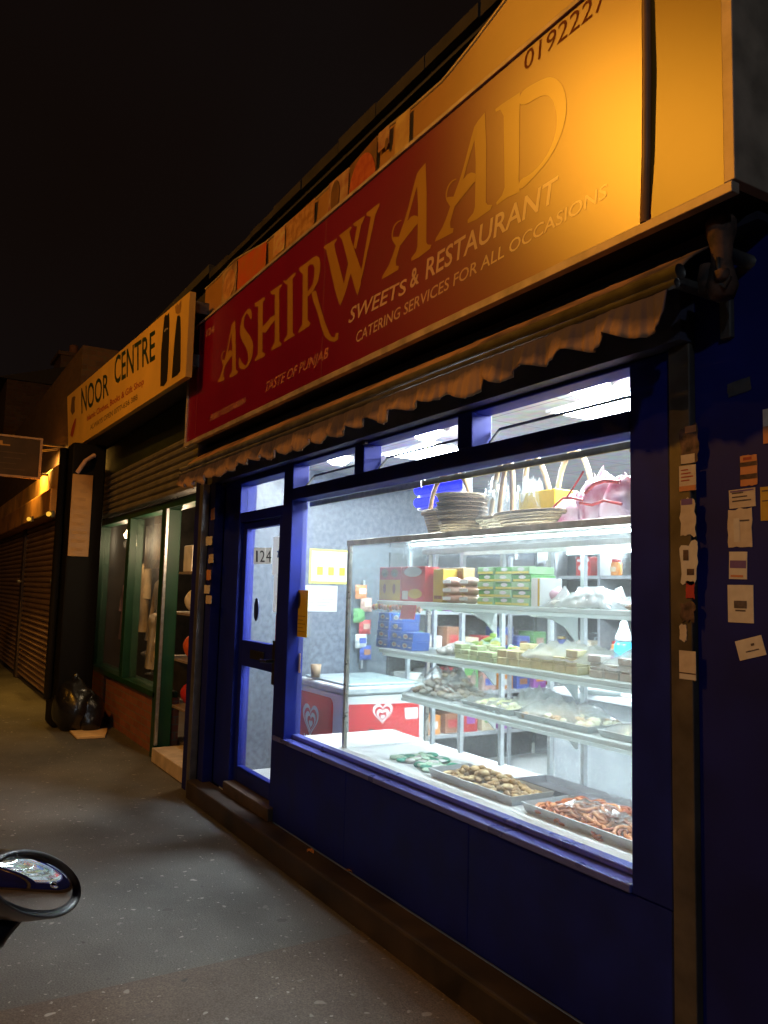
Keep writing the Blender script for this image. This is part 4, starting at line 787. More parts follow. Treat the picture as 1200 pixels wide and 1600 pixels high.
for v,q in zip(tm.data.vertices,tv): v.co=(0,(q.x-min(xs))/(max(xs)-min(xs))*cu_w,(q.z-min(zs))/(max(zs)-min(zs))*.035)
tm.location=(fx1+.006,g_[0],g_[1]-.005); tm.parent=Fz; tm.matrix_parent_inverse=abs_m(Fz).inverted()
q=onZ(493,1058,fh+.021)
tag(MB().lathe([(.034,0),(.044,.10),(.040,.10),(.031,.006)],(q[0],q[1],fh+.021),16).build('paper_cup',mat('brown cup',(.24,.17,.10),.5,var=.3),None,True),'brown paper cup standing on the freezer lid','cup')
# notices on the speckled wall
def wall_rect(p0,p1,x): a=onX(*p0,x); b=onX(*p1,x); return a[1],b[1],min(a[2],b[2]),max(a[2],b[2])
wx_=-6.049
y0,y1,z0,z1n=wall_rect((484,857),(545,913),wx_)
N=thing('wall_notice','yellow edged white notice with three yellow beakers on the speckled wall','notice',(wx_,(y0+y1)/2,z0))
MB().box(wx_,wx_+.006,y0,y1,z0,z1n).build('border',mat('lime border',(.62,.60,.08),.5,var=.05),N)
MB().box(wx_+.0062,wx_+.008,y0+.018,y1-.018,z0+.018,z1n-.018).build('sheet',MC['white paper'],N)
for i in range(3):
    yy=y0+.07+(y1-y0-.06)*i/3.05
    MB().box(wx_+.0082,wx_+.009,yy,yy+.055,z0+.07,z0+.14).build('print',yel,N); MB().box(wx_+.0082,wx_+.0088,yy+.005,yy+.05,z0+.145,z0+.19).build('print',mat('pale yellow print',(.72,.70,.45),.5),N)
y0,y1,z0,z1n=wall_rect((477,914),(526,956),wx_)
o=tag(MB().box(wx_,wx_+.004,y0,y1,z0,z1n).build('wall_sheet',MC['white paper']),'plain white sheet of small print under the yellow edged notice','notice')
for i in range(6): MB().box(wx_+.0042,wx_+.0047,y0+.03,y1-.04-.03*(i%3),z1n-.04-.026*i,z1n-.034-.026*i).build('print',mat('grey print',(.45,.48,.55),.6),o)

# ================================================================== shelving behind the case and its goods
gd=mat('charcoal shelving',(.055,.06,.07),.55,var=.2); 
Gn=thing('shelving_unit','dark grocery shelving along the rear of the shop','shelving',(-4.9,3.4,.14))
ux0,ux1,uy=-6.03,-3.6,3.15
MB().box(ux0,ux1,uy+.40,uy+.43,.14,2.15).build('back_panel',gd,Gn)
for x in (ux0,-5.2,-4.4,ux1): MB().box(x-.015,x+.015,uy,uy+.40,.14,2.15).build('upright',mat('shelving upright',(.42,.45,.48),.45,.4),Gn)
LV=(.45,.80,1.13,1.50,1.85)
for z in LV: MB().box(ux0+.016,ux1-.016,uy+.01,uy+.398,z-.03,z).build('shelf',mat('shelving shelf',(.40,.43,.45),.45,.2),Gn)
Sn=thing('wall_shelving','grocery shelving fixed along the speckled wall beyond the freezer','shelving',(-5.9,2.5,.14))
MB().box(-6.048,-6.02,1.45,3.1,.14,2.0).build('back_panel',gd,Sn)
for z in LV[:4]: MB().box(-6.019,-5.72,1.45,3.1,z-.03,z).build('shelf',MC['shelving shelf'],Sn)
for y in (1.45,2.0,2.55,3.1): MB().box(-5.719,-5.69,y-.014,y+.014,.14,2.0).build('upright',MC['shelving upright'],Sn)
rdG=random.Random(21)
gc=[col('jar brown',(.30,.13,.07)),col('jar rose',(.52,.30,.24)),col('jar cream',(.62,.52,.36)),col('pack orange',(.62,.24,.05)),col('pack red',(.5,.05,.05)),col('pack blue',(.06,.10,.38)),col('pack green',(.12,.32,.10)),col('pack white',(.66,.66,.64)),col('pack violet',(.34,.10,.40))]
cn=['brown','rose','cream','orange','red','blue','green','white','violet']
lids=[col('red lid',(.5,.03,.03)),col('white lid',(.7,.7,.7)),col('gold lid',(.5,.36,.1))]
used=set(); ordn=('first','second','third','fourth','fifth','sixth','seventh','eighth','ninth','tenth','eleventh','twelfth')
ln=('lowest','second lowest','middle','fourth','top')
def jar(c,ci,label,grp,h=.16,r=.05):
    t=thing('jar',label,'jar',c,grp)
    MB().lathe([(r*.9,0),(r,.01),(r,h*.75),(r*.8,h*.85)],c,12).build('jar_body',gc[ci],t,True)
    MB().lathe([(r*.82,h*.851),(r*.84,h*.86),(r*.84,h),(r*.8,h+.003)],c,12).build('lid',lids[ci%3],t,True)
    MB().box(c[0]-r*.6,c[0]+r*.6,c[1]-r-.003,c[1]-r+.02,c[2]+h*.25,c[2]+h*.55).build('label_patch',gc[(ci*3+2)%9],t)
for li,z in enumerate(LV):
    x=ux0+.10; k=0
    while x<ux1-.12:
        if abs(x+5.2)<.09 or abs(x+4.4)<.09: x+=.10; continue
        ci=rdG.randrange(9); lab='%s %s from the left on the %s shelf of the rear shelving'
        if rdG.random()<.10: x+=.16; continue
        if rdG.random()<.5:
            jar((x,uy+.09,z),ci,lab%(cn[ci],'jar, '+ordn[min(k,11)]+(' or later' if k>11 else ''),ln[li]),'goods on the rear shelving',rdG.uniform(.13,.19)); x+=.125
        else:
            w2=rdG.uniform(.12,.22); h2=rdG.uniform(.12,.24)
            carton('grocery_pack',lab%(cn[ci],'pack, '+ordn[min(k,11)]+(' or later' if k>11 else ''),ln[li]),'pack',x-.05,x-.05+w2,uy+.05,.14,z,h2,gc[ci],'goods on the rear shelving',[(.15,.25,.85,.6,gc[(ci+3)%9],'o'),(.1,.75,.9,.9,gc[7],'r')]); x+=w2+.02
        k+=1
for li,z in enumerate(LV[:4]):
    for k in range(8):
        y=1.48+.20*k; ci=rdG.randrange(9); h2=rdG.uniform(.13,.24)
        o=MB().box(-5.97,-5.75,y,y+.15,z,z+h2).build('grocery_pack',gc[ci],None,bevel=.004); tag(o,'%s packet, %s from the street on the %s shelf of the wall shelving'%(cn[ci],ordn[k],ln[li]),'pack','goods on the wall shelving')
        MB().box(-5.7495,-5.748,y+.03,y+.12,z+h2*.3,z+h2*.7).build('print',gc[(ci+4)%9],o)
# crisps hung on a clip strip by the freezer
for k in range(6):
    u,v=((566,925),(574,945),(563,962),(572,980),(566,1002),(573,1020))[k]
    q=onX(u,v,-5.98); y_,z_=q[1],q[2]; mb=MB()
    mb.sheet(lambda u_,v_:(-6.0+.028*math.sin(math.pi*u_)**.6*math.sin(math.pi*v_)**.5, y_-.055+.11*u_+.006*math.sin(v_*20), z_-.06+.12*v_),8,10).sheet(lambda u_,v_:(-6.002-.018*math.sin(math.pi*u_)*math.sin(math.pi*v_), y_+.055-.11*u_, z_-.06+.12*v_),6,6)
    o=mb.build('crisp_packet',[pal[0],gc[1],gc[6],gc[4],gc[7],gc[5]][k],None,True); tag(o,'%s crisp packet, %s down on the strip beyond the freezer'%(('orange','rose','green','red','white','blue')[k],ordn[k]),'crisp packet','crisp packets on the hanging strip')
    MB().box(-5.975,-5.968,y_-.03,y_+.03,z_-.015,z_+.03).build('print',gc[(k*4+7)%9],o)
q=onX(569,930,-6.0); MB_=MB().box(-6.03,-6.005,q[1]-.01,q[1]+.01,1.0,1.75); tag(MB_.build('clip_strip',alu),'thin metal strip holding the crisp packets on the wall','strip')
# service counter behind the case with a bottle, a pink tub and trays
Kc=thing('service_counter','low grey service counter behind the display case','counter',(-2.6,1.75,.14))
MB().box(-4.0,-1.0,1.5,2.05,.14,1.02).build('counter_body',mat('counter grey',(.36,.39,.41),.5,var=.1),Kc,bevel=.01); MB().box(-4.04,-.98,1.46,2.09,1.021,1.055).build('counter_top',mat('counter top',(.55,.58,.6),.3,var=.1),Kc,bevel=.005)
def on_counter(u,y): return F(u,1000,y)[0]
x=on_counter(975,1.62)
Bt=thing('pump_bottle','clear pump bottle of blue liquid on the service counter','bottle',(x,1.62,1.056))
zc=1.056+.16
MB().box(x-.11,x+.11,1.56,1.70,1.056,zc).build('stand',white,Bt,bevel=.005)
MB().lathe([(.055,0),(.06,.01),(.06,.14),(.05,.165)],(x,1.62,zc+.001),16).build('liquid',mat('blue liquid',(.02,.45,.62),.1,var=.05),Bt,True)
MB().lathe([(.05,.166),(.055,.19),(.03,.25),(.022,.29)],(x,1.62,zc+.001),16).build('neck',mat('clear plastic',(.62,.72,.74),.15),Bt,True)
MB().tube([(x,1.62,zc+.29),(x,1.62,zc+.34),(x-.05,1.62,zc+.345)],.012,8).build('pump',white,Bt,True)
x=on_counter(936,1.60); T_=thing('pink_basket','bright pink plastic basket on the service counter','basket',(x,1.6,1.056))
MB().lathe([(.085,0),(.11,.22),(.104,.22),(.08,.01)],(x,1.6,1.056),20).build('basket_body',mat('pink plastic',(.62,.06,.36),.35,var=.1),T_,True); MB().tube([(x+.11*math.cos(a*.314),1.6+.11*math.sin(a*.314),1.276) for a in range(20)],.009,6,closed=True).build('rim',MC['pink plastic'],T_,True)
x=on_counter(985,1.55); tag(MB().lathe([(.17,0),(.19,.05),(.15,.075),(.001,.085)],(x-.25,1.62,1.056),20).build('cake_dome',mat('translucent tub',(.62,.68,.68),.25),None,True),'pale plastic tub lid behind the off white sweets','tub')
for i,(u,lb) in enumerate(((925,'clear tub of brown and rose biscuits on the service counter'),)):
    x=on_counter(u,1.85)
    t=thing('biscuit_tub',lb,'tub',(x,1.88,1.056))
    mb=MB()
    for k in range(4): mb.lump((x-.06,1.84,1.085+.045*k),.075,.06,.026,k%2,k,.12).lump((x+.07,1.84,1.085+.045*k),.07,.06,.026,(k+1)%2,k+9,.12)
    mb.build('biscuits',[gc[1],gc[0]],t,True); MB().box(x-.15,x+.15,1.77,1.98,1.057,1.25).build('tub_box',film,t,bevel=.01)
x=on_counter(905,1.6); tag(MB().box(x-.10,x+.12,1.6,1.72,1.056,1.16).build('orange_carton',pal[0],None,bevel=.004),'flat orange carton on the service counter','carton')
# ================================================================== the clothes shop next door
green=mat('green gloss paint',(.004,.045,.02),.45,var=.2,scale=5); green_d=mat('dark green board',(.012,.020,.008),.6,var=.4,scale=3)
brick=brick_mat('red stallriser brick',(.34,.12,.07),(.26,.085,.05),(.22,.17,.13))
brick_d=brick_mat('sooty house brick',(.13,.075,.05),(.09,.05,.035),(.10,.08,.07))
N2=thing('clothes_shop','dark green clothes shop with a brick base under its window','shop',(-9.1,0,0))
nx0,nx1=-11.6,-6.69
MB().box(nx0,nx1,.0,.25,2.99,4.42).box(nx0,nx1,.25,6,3.0,4.42).box(nx0,-11.2,.0,6,0,2.98).box(-6.74,nx1,.14,6,0,2.98).box(-11.2,-6.74,3.2,3.4,0,2.98).build('wall',soot,N2)
MB().box(nx0,nx1,-.1,6,4.421,4.50).build('roof',MC['roof felt'],N2)
MB().box(nx0,nx1,-.06,-.001,2.99,3.42).build('fascia_board',green_d,N2,bevel=.006)
MB().box(-11.2,-7.95,.02,.22,0,.56).build('stallriser',brick,N2)
MB().box(-11.2,-6.74,.25,3.2,.0,.12).build('interior_floor',mat('worn lino',(.16,.12,.09),.6),N2); MB().box(-11.2,-6.74,.25,3.2,2.9,2.98).build('ceiling',mat('dull ceiling',(.4,.38,.34),.7),N2)
fr=MB()
fr.box(-11.2,-7.95,-.03,.2,.561,.62)
for x in (-11.12,-9.40,-7.96): fr.box(x-.07,x+.07,-.03,.13,.62 if x<-8 else 0,2.42)
fr.box(-11.2,-6.69,-.02,.14,2.421,2.50)
n_w=fr.build('shop_window',green,N2,bevel=.006)
MB().box(-11.03,-9.471,.05,.056,.621,2.42).box(-9.329,-8.031,.05,.056,.621,2.42).build('pane',gl,n_w)
MB().box(-7.885,-7.85,-.035,-.005,.13,2.42).build('door_post',alu,N2,bevel=.004)
MB().box(-7.77,-6.74,-.08,.30,0,.13).build('step',mat('pale stone step',(.52,.44,.36),.7,var=.2),N2,bevel=.008)
mb=MB(); pts=[]          # rolled shutter curtain hanging over the top of the window
for i in range(7):
    z=2.50+.075*i; pts += [(-.07,z+.004),(-.095,z+.02),(-.10,z+.045),(-.085,z+.068)]
pts += [(-.045,3.02),(-.045,2.50)]
mb.prism(pts,-11.2,-6.72,'x'); mb.build('rolled_shutter',mat('dull shutter slat',(.20,.19,.18),.5,.4,var=.25,scale=6),N2)
# sign
SGY=-.42
q=[onY(*p_,SGY) for p_ in ((107,706),(290,588),(297,455),(105,620))]; q=[(a[0],a[2]) for a in q]
NS=thing('clothes_shop_sign','long cream sign of the clothes shop with two black dress figures','shop sign',((q[0][0]+q[1][0])/2,-.2,3.3))
MB().prism(q,SGY,SGY+.05).build('sign_board',mat('cream sign board',(.66,.41,.09),.5,var=.1,scale=2),NS)
MB().box(-11.3,-6.3,SGY+.05,-.002,3.45,3.55).box(-11.3,-6.3,SGY+.05,-.002,3.9,4.0).build('bracket',steel_d,NS)
dk=mat('dark green lettering',(.012,.03,.018),.5,var=.2); rl=mat('red lettering',(.36,.05,.02),.5,var=.2); bk2=mat('brown lettering',(.14,.08,.03),.5); blk=mat('black silhouette',(.008,.007,.008),.5)
text_mesh('NOOR',SGY,[(127.5,646),(170,617),(127,605),(170,580)],'lettering',dk,NS,bold=.01)
text_mesh('CENTRE',SGY,[(179,601),(242.5,561),(179,556),(242.5,513)],'lettering',dk,NS,bold=.01)
text_mesh('Islamic Clothes, Books & Gift Shop',SGY,[(136,658),(225,600),(136,649),(225,589)],'lettering',rl,NS,bold=.02)
text_mesh('ALWAYS OPEN 0777-656 388',SGY,[(141,672),(215,624),(141,664),(215,615)],'lettering',bk2,NS,bold=.01)
zn=lambda pts:[F(240+a/8.886,440+b_/8.886,SGY) for a,b_ in pts]
for p_ in ([(150,500),(168,460),(190,470),(215,430),(222,560),(215,850),(200,1200),(188,1380),(145,1450),(95,1455),(105,1000),(130,700)],[(330,480),(360,465),(375,500),(380,700),(375,1240),(330,1300),(255,1345),(270,1100),(295,800)]): MB().flat(zn(p_),SGY-.002).build('dress_figure',blk,NS)
MB().flat(zn([(150,690),(168,655),(205,640),(208,662),(180,670),(160,705)]),SGY-.004).build('dress_trim',mat('grey trim',(.3,.27,.25),.5),NS)
MB().flat(zn([(310,440),(300,350),(335,310),(350,330),(385,250),(388,330),(375,430),(340,450)]),SGY-.002).build('veil_figure',mat('brown veil print',(.30,.16,.05),.5,var=.3,scale=20),NS)
zm=lambda pts:[F(100+a/7.5,540+b_/7.5,SGY) for a,b_ in pts]
MB().flat(zm([(85,690),(95,610),(120,590),(135,600),(125,660),(128,770),(100,815),(80,770)]),SGY-.002).build('figure',bk2,NS); MB().flat(zm([(75,1050),(95,960),(130,860),(145,850),(130,960),(100,1080)]),SGY-.002).build('figure',rl,NS)
# what shows in its window and doorway
def garment(name,label,x,y,z0,z1,w_,m,seed):
    t=thing(name,label,'garment',(x,y,z0),'clothes hanging in the window next door')
    rd=random.Random(seed); H=z1-z0
    def fn(u,v):
        a=2*math.pi*u; z=z0+H*v; k=(.55+.30*(1-v)) if v<.80 else (.75 if v<.93 else .75-.6*(v-.93)/.07)
        f=1+.10*math.sin(a*5+seed)*(1-v)
        return (x+w_*k*.5*math.cos(a)*f, y+.10*k*math.sin(a)*f, z)
    MB().sheet(fn,24,16).build('cloth',m,t,True)
    for sx in (-1,1):
        MB().tube([(x+sx*w_*.30,y,z0+H*.93),(x+sx*w_*.48,y-.01,z0+H*.72),(x+sx*w_*.52,y-.02,z0+H*.48)],[w_*.10,w_*.085,w_*.10],8).build('sleeve',m,t,True)
    MB().tube([(x-w_*.3,y,z1-.03),(x,y,z1+.03),(x+w_*.3,y,z1-.03)],.008,6).tube([(x,y,z1+.03),(x,y,z1+.15)],.005,5).build('hanger',steel_d,t)
fab=lambda n,c: mat(n,c,.85,var=.3,scale=7,bump=.2)
def at_px(u,y): return F(u,950,y)[0]
for i,(u,y,z0,z1,w_,c,lb) in enumerate(((222,.55,1.05,1.95,.55,(.50,.36,.20),'cream tunic hanging beside the green mullion'),(188,.5,.9,2.0,.6,(.20,.09,.07),'dark reddish gown left of the green mullion'),(172,.7,.8,2.1,.6,(.05,.04,.05),'black gown at the far left of the window'),(250,.5,.75,1.75,.45,(.42,.28,.15),'tan tunic on the right of the window'),(238,.8,.8,2.1,.6,(.10,.06,.06),'dark brown gown behind the tan tunic'),(262,.9,.9,2.0,.5,(.3,.2,.16),'dull brown gown next to the door post'),(200,.35,.95,1.7,.45,(.45,.2,.18),'rose dress just left of the green mullion'),(180,.35,.85,1.5,.4,(.35,.33,.36),'grey dress low at the left of the window'),(244,.30,.72,1.35,.4,(.5,.4,.3),'pale child dress low on the right of the window'))):
    garment('hanging_garment',lb,at_px(u,y),y,z0,z1,w_,fab('fabric %d'%i,c),i)
x=at_px(236,.32); tag(MB().box(x-.35,x+.35,.30,.33,1.86,2.38).build('poster',mix_mat('beige poster',(.50,.38,.26),(.22,.13,.10),7,.4,.6,.6)),'beige printed poster high in the window of the clothes shop','poster')
for i,u in enumerate((236,256)):
    x=at_px(u,.3); t=thing('shoe_stand','pale slipper stand low in the window, %s'%('left','right')[i],'stand',(x,.35,.62),'slipper stands in the window next door')
    MB().lathe([(.08,0),(.08,.015),(.012,.02),(.012,.22)],(x,.35,.63),10).build('stem',alu,t,True); MB().lump((x,.32,.87),.06,.13,.04,0,i,.1).build('slipper',fab('slipper cloth',(.55,.42,.30)),t,True,sub=1)
dg=thing('goods_rack','rack of bright household goods in the doorway of the clothes shop','rack',(-7.3,.3,.12))
MB().box(-8.3,-6.76,.50,.53,.121,2.3).build('back_board',mat('rack board',(.06,.05,.045),.7),dg)
for z in (.5,.95,1.4,1.8): MB().box(-8.3,-6.76,.13,.499,z-.02,z).build('shelf',mat('rack shelf',(.25,.2,.16),.6),dg)
gr=((1.8,'white box on the top shelf of the doorway rack',(.6,.56,.5),'b'),(1.8,'pale tan bundle on the top shelf of the doorway rack',(.55,.36,.22),'l'),(1.4,'white globe shaped pack on the third shelf of the doorway rack',(.75,.72,.62),'l'),(1.4,'grey carton on the third shelf of the doorway rack',(.3,.28,.26),'b'),(.95,'orange ball on the second shelf of the doorway rack',(.7,.12,.03),'l'),(.95,'tan carton on the second shelf of the doorway rack',(.5,.33,.2),'b'),(.5,'red bag on the lowest shelf of the doorway rack',(.5,.02,.03),'l'),(.5,'white bundle on the lowest shelf of the doorway rack',(.6,.55,.5),'l'))
for i,(z,lb,c,k) in enumerate(gr):
    x=-7.72+.34*(i%2); m=mat('rack goods %d'%i,c,.5,var=.2)
    mb=MB()
    if k=='b': mb.box(x-.14,x+.14,.16,.4,z+.001,z+.26)
    else: mb.lump((x,.27,z+.12),.15,.12,.12,0,i,.12,10,7)
    tag(mb.build('rack_goods',m,None,k=='l',bevel=.01 if k=='b' else 0,sub=0 if k=='b' else 1),lb,'goods','goods on the doorway rack')
def shop_bulb(x,y,z,label,pw,c=(1,.72,.42)):
    t=thing('ceiling_bulb',label,'lamp',(x,y,z),'bare bulbs inside the clothes shop')
    MB().lathe([(.02,.06),(.02,.04),(.05,0),(.035,-.04),(.001,-.05)],(x,y,z),12).build('bulb',emit('warm bulb',(1,.75,.45),25) if 'warm bulb' not in MC else MC['warm bulb'],t,True); MB().tube([(x,y,z+.06),(x,y,2.9 if y>.2 else 2.42)],.006,6).build('flex',blk,t)
    ld=bpy.data.lights.new('warm bulb','POINT'); ld.energy=pw*4; ld.color=c; ld.shadow_soft_size=.06; lo=bpy.data.objects.new('bulb_light',ld); COL.objects.link(lo); lo.location=(x,y,z-.12); lo.parent=t; lo.matrix_parent_inverse=t.matrix_basis.inverted()
shop_bulb(-8.55,.27,2.25,'bare warm bulb over the window of the clothes shop',9); shop_bulb(-10.5,.22,2.30,'added warm bulb brightening the far end of the clothes shop window',3); shop_bulb(-6.83,.10,2.30,'bare warm bulb just inside the doorway of the clothes shop',9)  # the far end bulb is added to brighten the left garments

# ================================================================== black pillar with bags at its foot, yellow notice
tar=mat('black bitumen paint',(.0035,.0035,.004),.7,var=.3,scale=6,bump=.3,spec=.15)
C_=thing('black_pillar','black painted pillar between the clothes shop and the shuttered shop','pillar',(-10.25,-.38,0))
MB().box(-10.44,-10.06,-.58,-.19,.30,3.35).build('shaft',tar,C_,bevel=.02)
MB().tube([(-10.3,-.64,.3),(-10.3,-.64,3.3)],.05,10).build('drainpipe',tar,C_,True)
MB().box(-10.50,-9.98,-.63,-.16,0,.299).build('base',tar,C_,bevel=.03)
BG=tag(MB().lump((-9.85,-.42,.22),.30,.24,.34,0,2,.18,14,10).lump((-9.72,-.28,.16),.2,.18,.26,0,5,.2,12,9).lump((-9.86,-.42,.56),.05,.05,.08,0,6,.2).build('rubbish_bags',mat('black bin liner',(.008,.008,.009),.25,bump=.6,scale=14,var=.2),None,True,sub=1),'heap of shiny black rubbish bags at the foot of the black pillar','rubbish bag')
cb=MB(); p1,p2,p3,p4=[onZ(*u,.012) for u in ((109,1143),(168,1139),(164,1152),(120,1154))]  # pale sheet painted for the patch of light at the pillar foot
cb.add([(*p_[:2],.006) for p_ in (p1,p2,p3,p4)]+[(*p_[:2],.022) for p_ in (p1,p2,p3,p4)],[(3,2,1,0),(4,5,6,7),(0,1,5,4),(1,2,6,5),(2,3,7,6),(3,0,4,7)])
tag(cb.build('lit_patch_sheet',mat('flattened cardboard',(.62,.42,.20),.7,var=.15)),'pale sheet painted as a patch of light lying on the pavement below the rubbish bags','painted light')
yn=thing('pillar_notice','tall narrow yellow notice fixed to the black pillar','sign',(-10.0,-.63,1.9))
a=onX(114,740,-10.03); b_=onX(138,870,-10.03)
MB().box(-10.055,-10.035,a[1],b_[1],b_[2],a[2]).build('notice_board',mat('yellow notice',(.30,.15,.028),.5,var=.2,scale=5),yn,bevel=.003)
for i in range(9): MB().box(-10.0345,-10.0335,a[1]+.03,b_[1]-.03-.02*(i%3),a[2]-.12-.10*i,a[2]-.08-.10*i).build('print',mat('ochre print',(.28,.14,.03),.6),yn)
MB().tube([(-10.04,a[1]+.05,a[2]+.02),(-9.95,a[1]+.12,a[2]+.16),(-10.05,b_[1],a[2]+.25)],.025,8).build('bracket',mat('pinkish bracket',(.4,.26,.22),.5),yn,True)

# ================================================================== the shuttered shops beyond
Fs=thing('shuttered_shop','old brick shop with two closed roller shutters beyond the black pillar','shop',(-16,0,0))
fy=-.30
MB().box(-24,-11.61,fy+.02,6,3.25,5.0).box(-24,-20.6,fy+.02,6,0,3.249).box(-20.6,-11.61,fy+.4,6,0,3.249).build('wall',brick_d,Fs)
MB().box(-24,-11.61,fy-.18,fy+.03,2.95,3.30).build('fascia',mat('tan fascia board',(.42,.24,.08),.45,var=.45,scale=2.5),Fs,bevel=.01)
MB().box(-20.6,-11.61,fy-.28,fy+.10,2.60,2.949).build('shutter_box',mat('orange shutter box',(.40,.20,.05),.38,.2,var=.4,scale=3),Fs,bevel=.02)
sl=mat('painted shutter slats',(.30,.20,.15),.42,.35,var=.25,scale=3)
for x0,x1 in ((-20.55,-15.75),(-15.45,-11.75)):
    pts=[]
    for i in range(30):
        z=.06+.0845*i; pts += [(fy-.03,z+.002),(fy-.066,z+.022),(fy-.074,z+.045),(fy-.062,z+.070),(fy-.03,z+.080)]
    pts += [(fy,2.6),(fy,.06)]
    MB().prism(pts,x0,x1,'x').build('roller_shutter',sl,Fs)
for x in (-15.6,-11.70): MB().box(x-.13 if x<-12 else x-.05,x+.13 if x<-12 else x+.08,fy-.10,fy+.3,0,2.6).build('shutter_guide',mat('guide rail brown',(.05,.035,.03),.5,.3),Fs,bevel=.006)
for x in (-15.5,-11.78): MB().lathe([(.001,-.03),(.05,-.02),(.05,.02),(.001,.03)],(x,fy-.13,1.68),10).build('shutter_lock',alu,Fs,True)
# bulkhead lamps on the fascia
for i,(u,v) in enumerate(((76,803),(45,811))):
    p_=onY(u,v,fy-.36); t=thing('bulkhead_lamp','small yellow bulkhead lamp over the %s shutter'%('nearer','farther')[i],'lamp',p_,'bulkhead lamps over the shutters')
    MB().lump(p_,.07,.03,.03,0,i,.05,12,8).build('lens',emit('yellow lens',(1,.5,.05),1.1) if 'yellow lens' not in MC else MC['yellow lens'],t,True); MB().box(p_[0]-.08,p_[0]+.08,p_[1]+.031,p_[1]+.06,p_[2]-.04,p_[2]+.04).build('backplate',steel_d,t)
# strip lamp that washes the fascia
p_=onY(46,722,fy-.40)
t=thing('flood_lamp','small flood lamp washing the tan fascia of the shuttered shop','lamp',p_)
MB().box(p_[0]-.2,p_[0]+.2,p_[1]-.04,p_[1]+.04,p_[2]+.10,p_[2]+.16).build('lamp_hood',steel_d,t); 
for x in (p_[0]-.1,p_[0]+.1): MB().tube([(x,fy+.0,p_[2]+.25),(x,p_[1],p_[2]+.16)],.012,6).build('arm',steel_d,t)
ld=bpy.data.lights.new('strip lamp','AREA'); ld.shape='RECTANGLE'; ld.size=.4; ld.size_y=.05; ld.energy=90; ld.color=(1,.5,.08); lo=bpy.data.objects.new('lamp_light',ld); COL.objects.link(lo); lo.location=(p_[0],p_[1],p_[2]+.09); lo.rotation_euler=(math.radians(25),0,0); lo.parent=t; lo.matrix_parent_inverse=t.matrix_basis.inverted()
# projecting sign
PS=thing('projecting_sign','dark square hanging sign with a pale edge sticking out over the pavement','sign',(-12.6,-.9,3.16))
MB().box(-12.66,-12.62,-1.38,-.62,3.20,3.75).build('sign_panel',mat('dark brown sign',(.05,.032,.02),.5,var=.3,scale=4),PS)
mb=MB(); mb.box(-12.67,-12.60,-1.41,-.585,3.751,3.78).box(-12.67,-12.60,-1.41,-.585,3.17,3.199).box(-12.67,-12.60,-.619,-.585,3.2,3.75).box(-12.67,-12.60,-1.41,-1.381,3.2,3.75); mb.build('frame',mat('pale sign edge',(.45,.32,.25),.5),PS)
MB().box(-12.619,-12.617,-1.15,-1.02,3.62,3.64).box(-12.619,-12.617,-1.16,-1.12,3.64,3.69).build('emblem',mat('gold emblem',(.5,.3,.08),.5),PS)
for i in range(4): MB().box(-12.619,-12.617,-1.15+.05*(i%2),-.80-.06*(i%3),3.52-.08*i,3.535-.08*i).build('print',mat('faint print',(.09,.06,.04),.6),PS)
MB().tube([(-12.64,-.585,3.7),(-12.64,-.25,3.7)],.02,8).tube([(-12.64,-.585,3.25),(-12.64,-.25,3.25)],.02,8).build('bracket',steel_d,PS)
p_=onZ(2,1062,0); tag(MB().lathe([(.11,0),(.11,.05),(.075,.08),(.07,.9),(.085,.93),(.12,1.0),(.20,1.1),(.22,1.35),(.17,1.55),(.001,1.6)],(p_[0]-.3,p_[1]-.35,0),16).build('parking_meter',mat('meter grey',(.03,.028,.026),.5,.3),None,True),'dark parking meter at the left edge of the photo','parking meter')
# houses behind
H1=thing('brick_house','tall dark brick house with a chimney behind the shuttered shop','house',(-24,3,0))
MB().box(-27,-22.5,-.25,7,0,6.9).build('wall',brick_d,H1); MB().prism([(-.5,6.9),(7.2,6.9),(3.4,8.2)],-27.1,-22.4,'x').build('roof',mat('roof slate',(.03,.028,.03),.7),H1)
MB().box(-23.6,-22.42,1.0,2.6,6.0,7.75).box(-23.7,-22.36,.92,2.68,7.751,7.85).build('chimney',brick_mat('chimney brick',(.22,.14,.09),(.16,.10,.07),(.15,.12,.1)),H1)
for y in (1.4,2.1): MB().lathe([(.11,7.851),(.12,8.2),(.10,8.22)],(-23,y,0),12).build('chimney_pot',mat('clay pot',(.30,.14,.08),.7),H1,True)
for z in (3.9,): MB().box(-22.499,-22.46,.5,1.4,z,z+1.3).build('window',mat('dark window',(.01,.01,.012),.15),H1)
H2=thing('rendered_house','pale rendered house far down the road catching the lamp light','house',(-45,-1,0))
MB().box(-50,-44,-1.6,6,0,9.2).build('wall',mat('tan render',(.5,.36,.2),.8,var=.15),H2); MB().prism([(-1.8,9.2),(6.2,9.2),(2.2,11)],-50.1,-43.9,'x').build('roof',MC['roof slate'],H2)
for y in (-.9,.9,2.7): MB().box(-43.999,-43.96,y,y+.9,5.5,7.2).build('window',MC['dark window'],H2)
# houses over the road (outside the frame, they are what the scooter mirror and the panes see)
H3=thing('terrace_row','brick terrace on the far side of the road','house',(0,-14,0))
MB().box(-30,25,-20,-13.5,0,7).build('wall',brick_d,H3); MB().prism([(-20.3,7),(-13.2,7),(-16.7,9)],-30.1,25.1,'x').build('roof',MC['roof slate'],H3)
for k in range(16): MB().box(-28+3.3*k,-26.8+3.3*k,-13.499,-13.46,4.2,5.7).build('window',MC['dark window'],H3); MB().box(-28+3.3*k,-26.4+3.3*k,-13.499,-13.46,.9,2.4).build('window',MC['dark window'],H3)

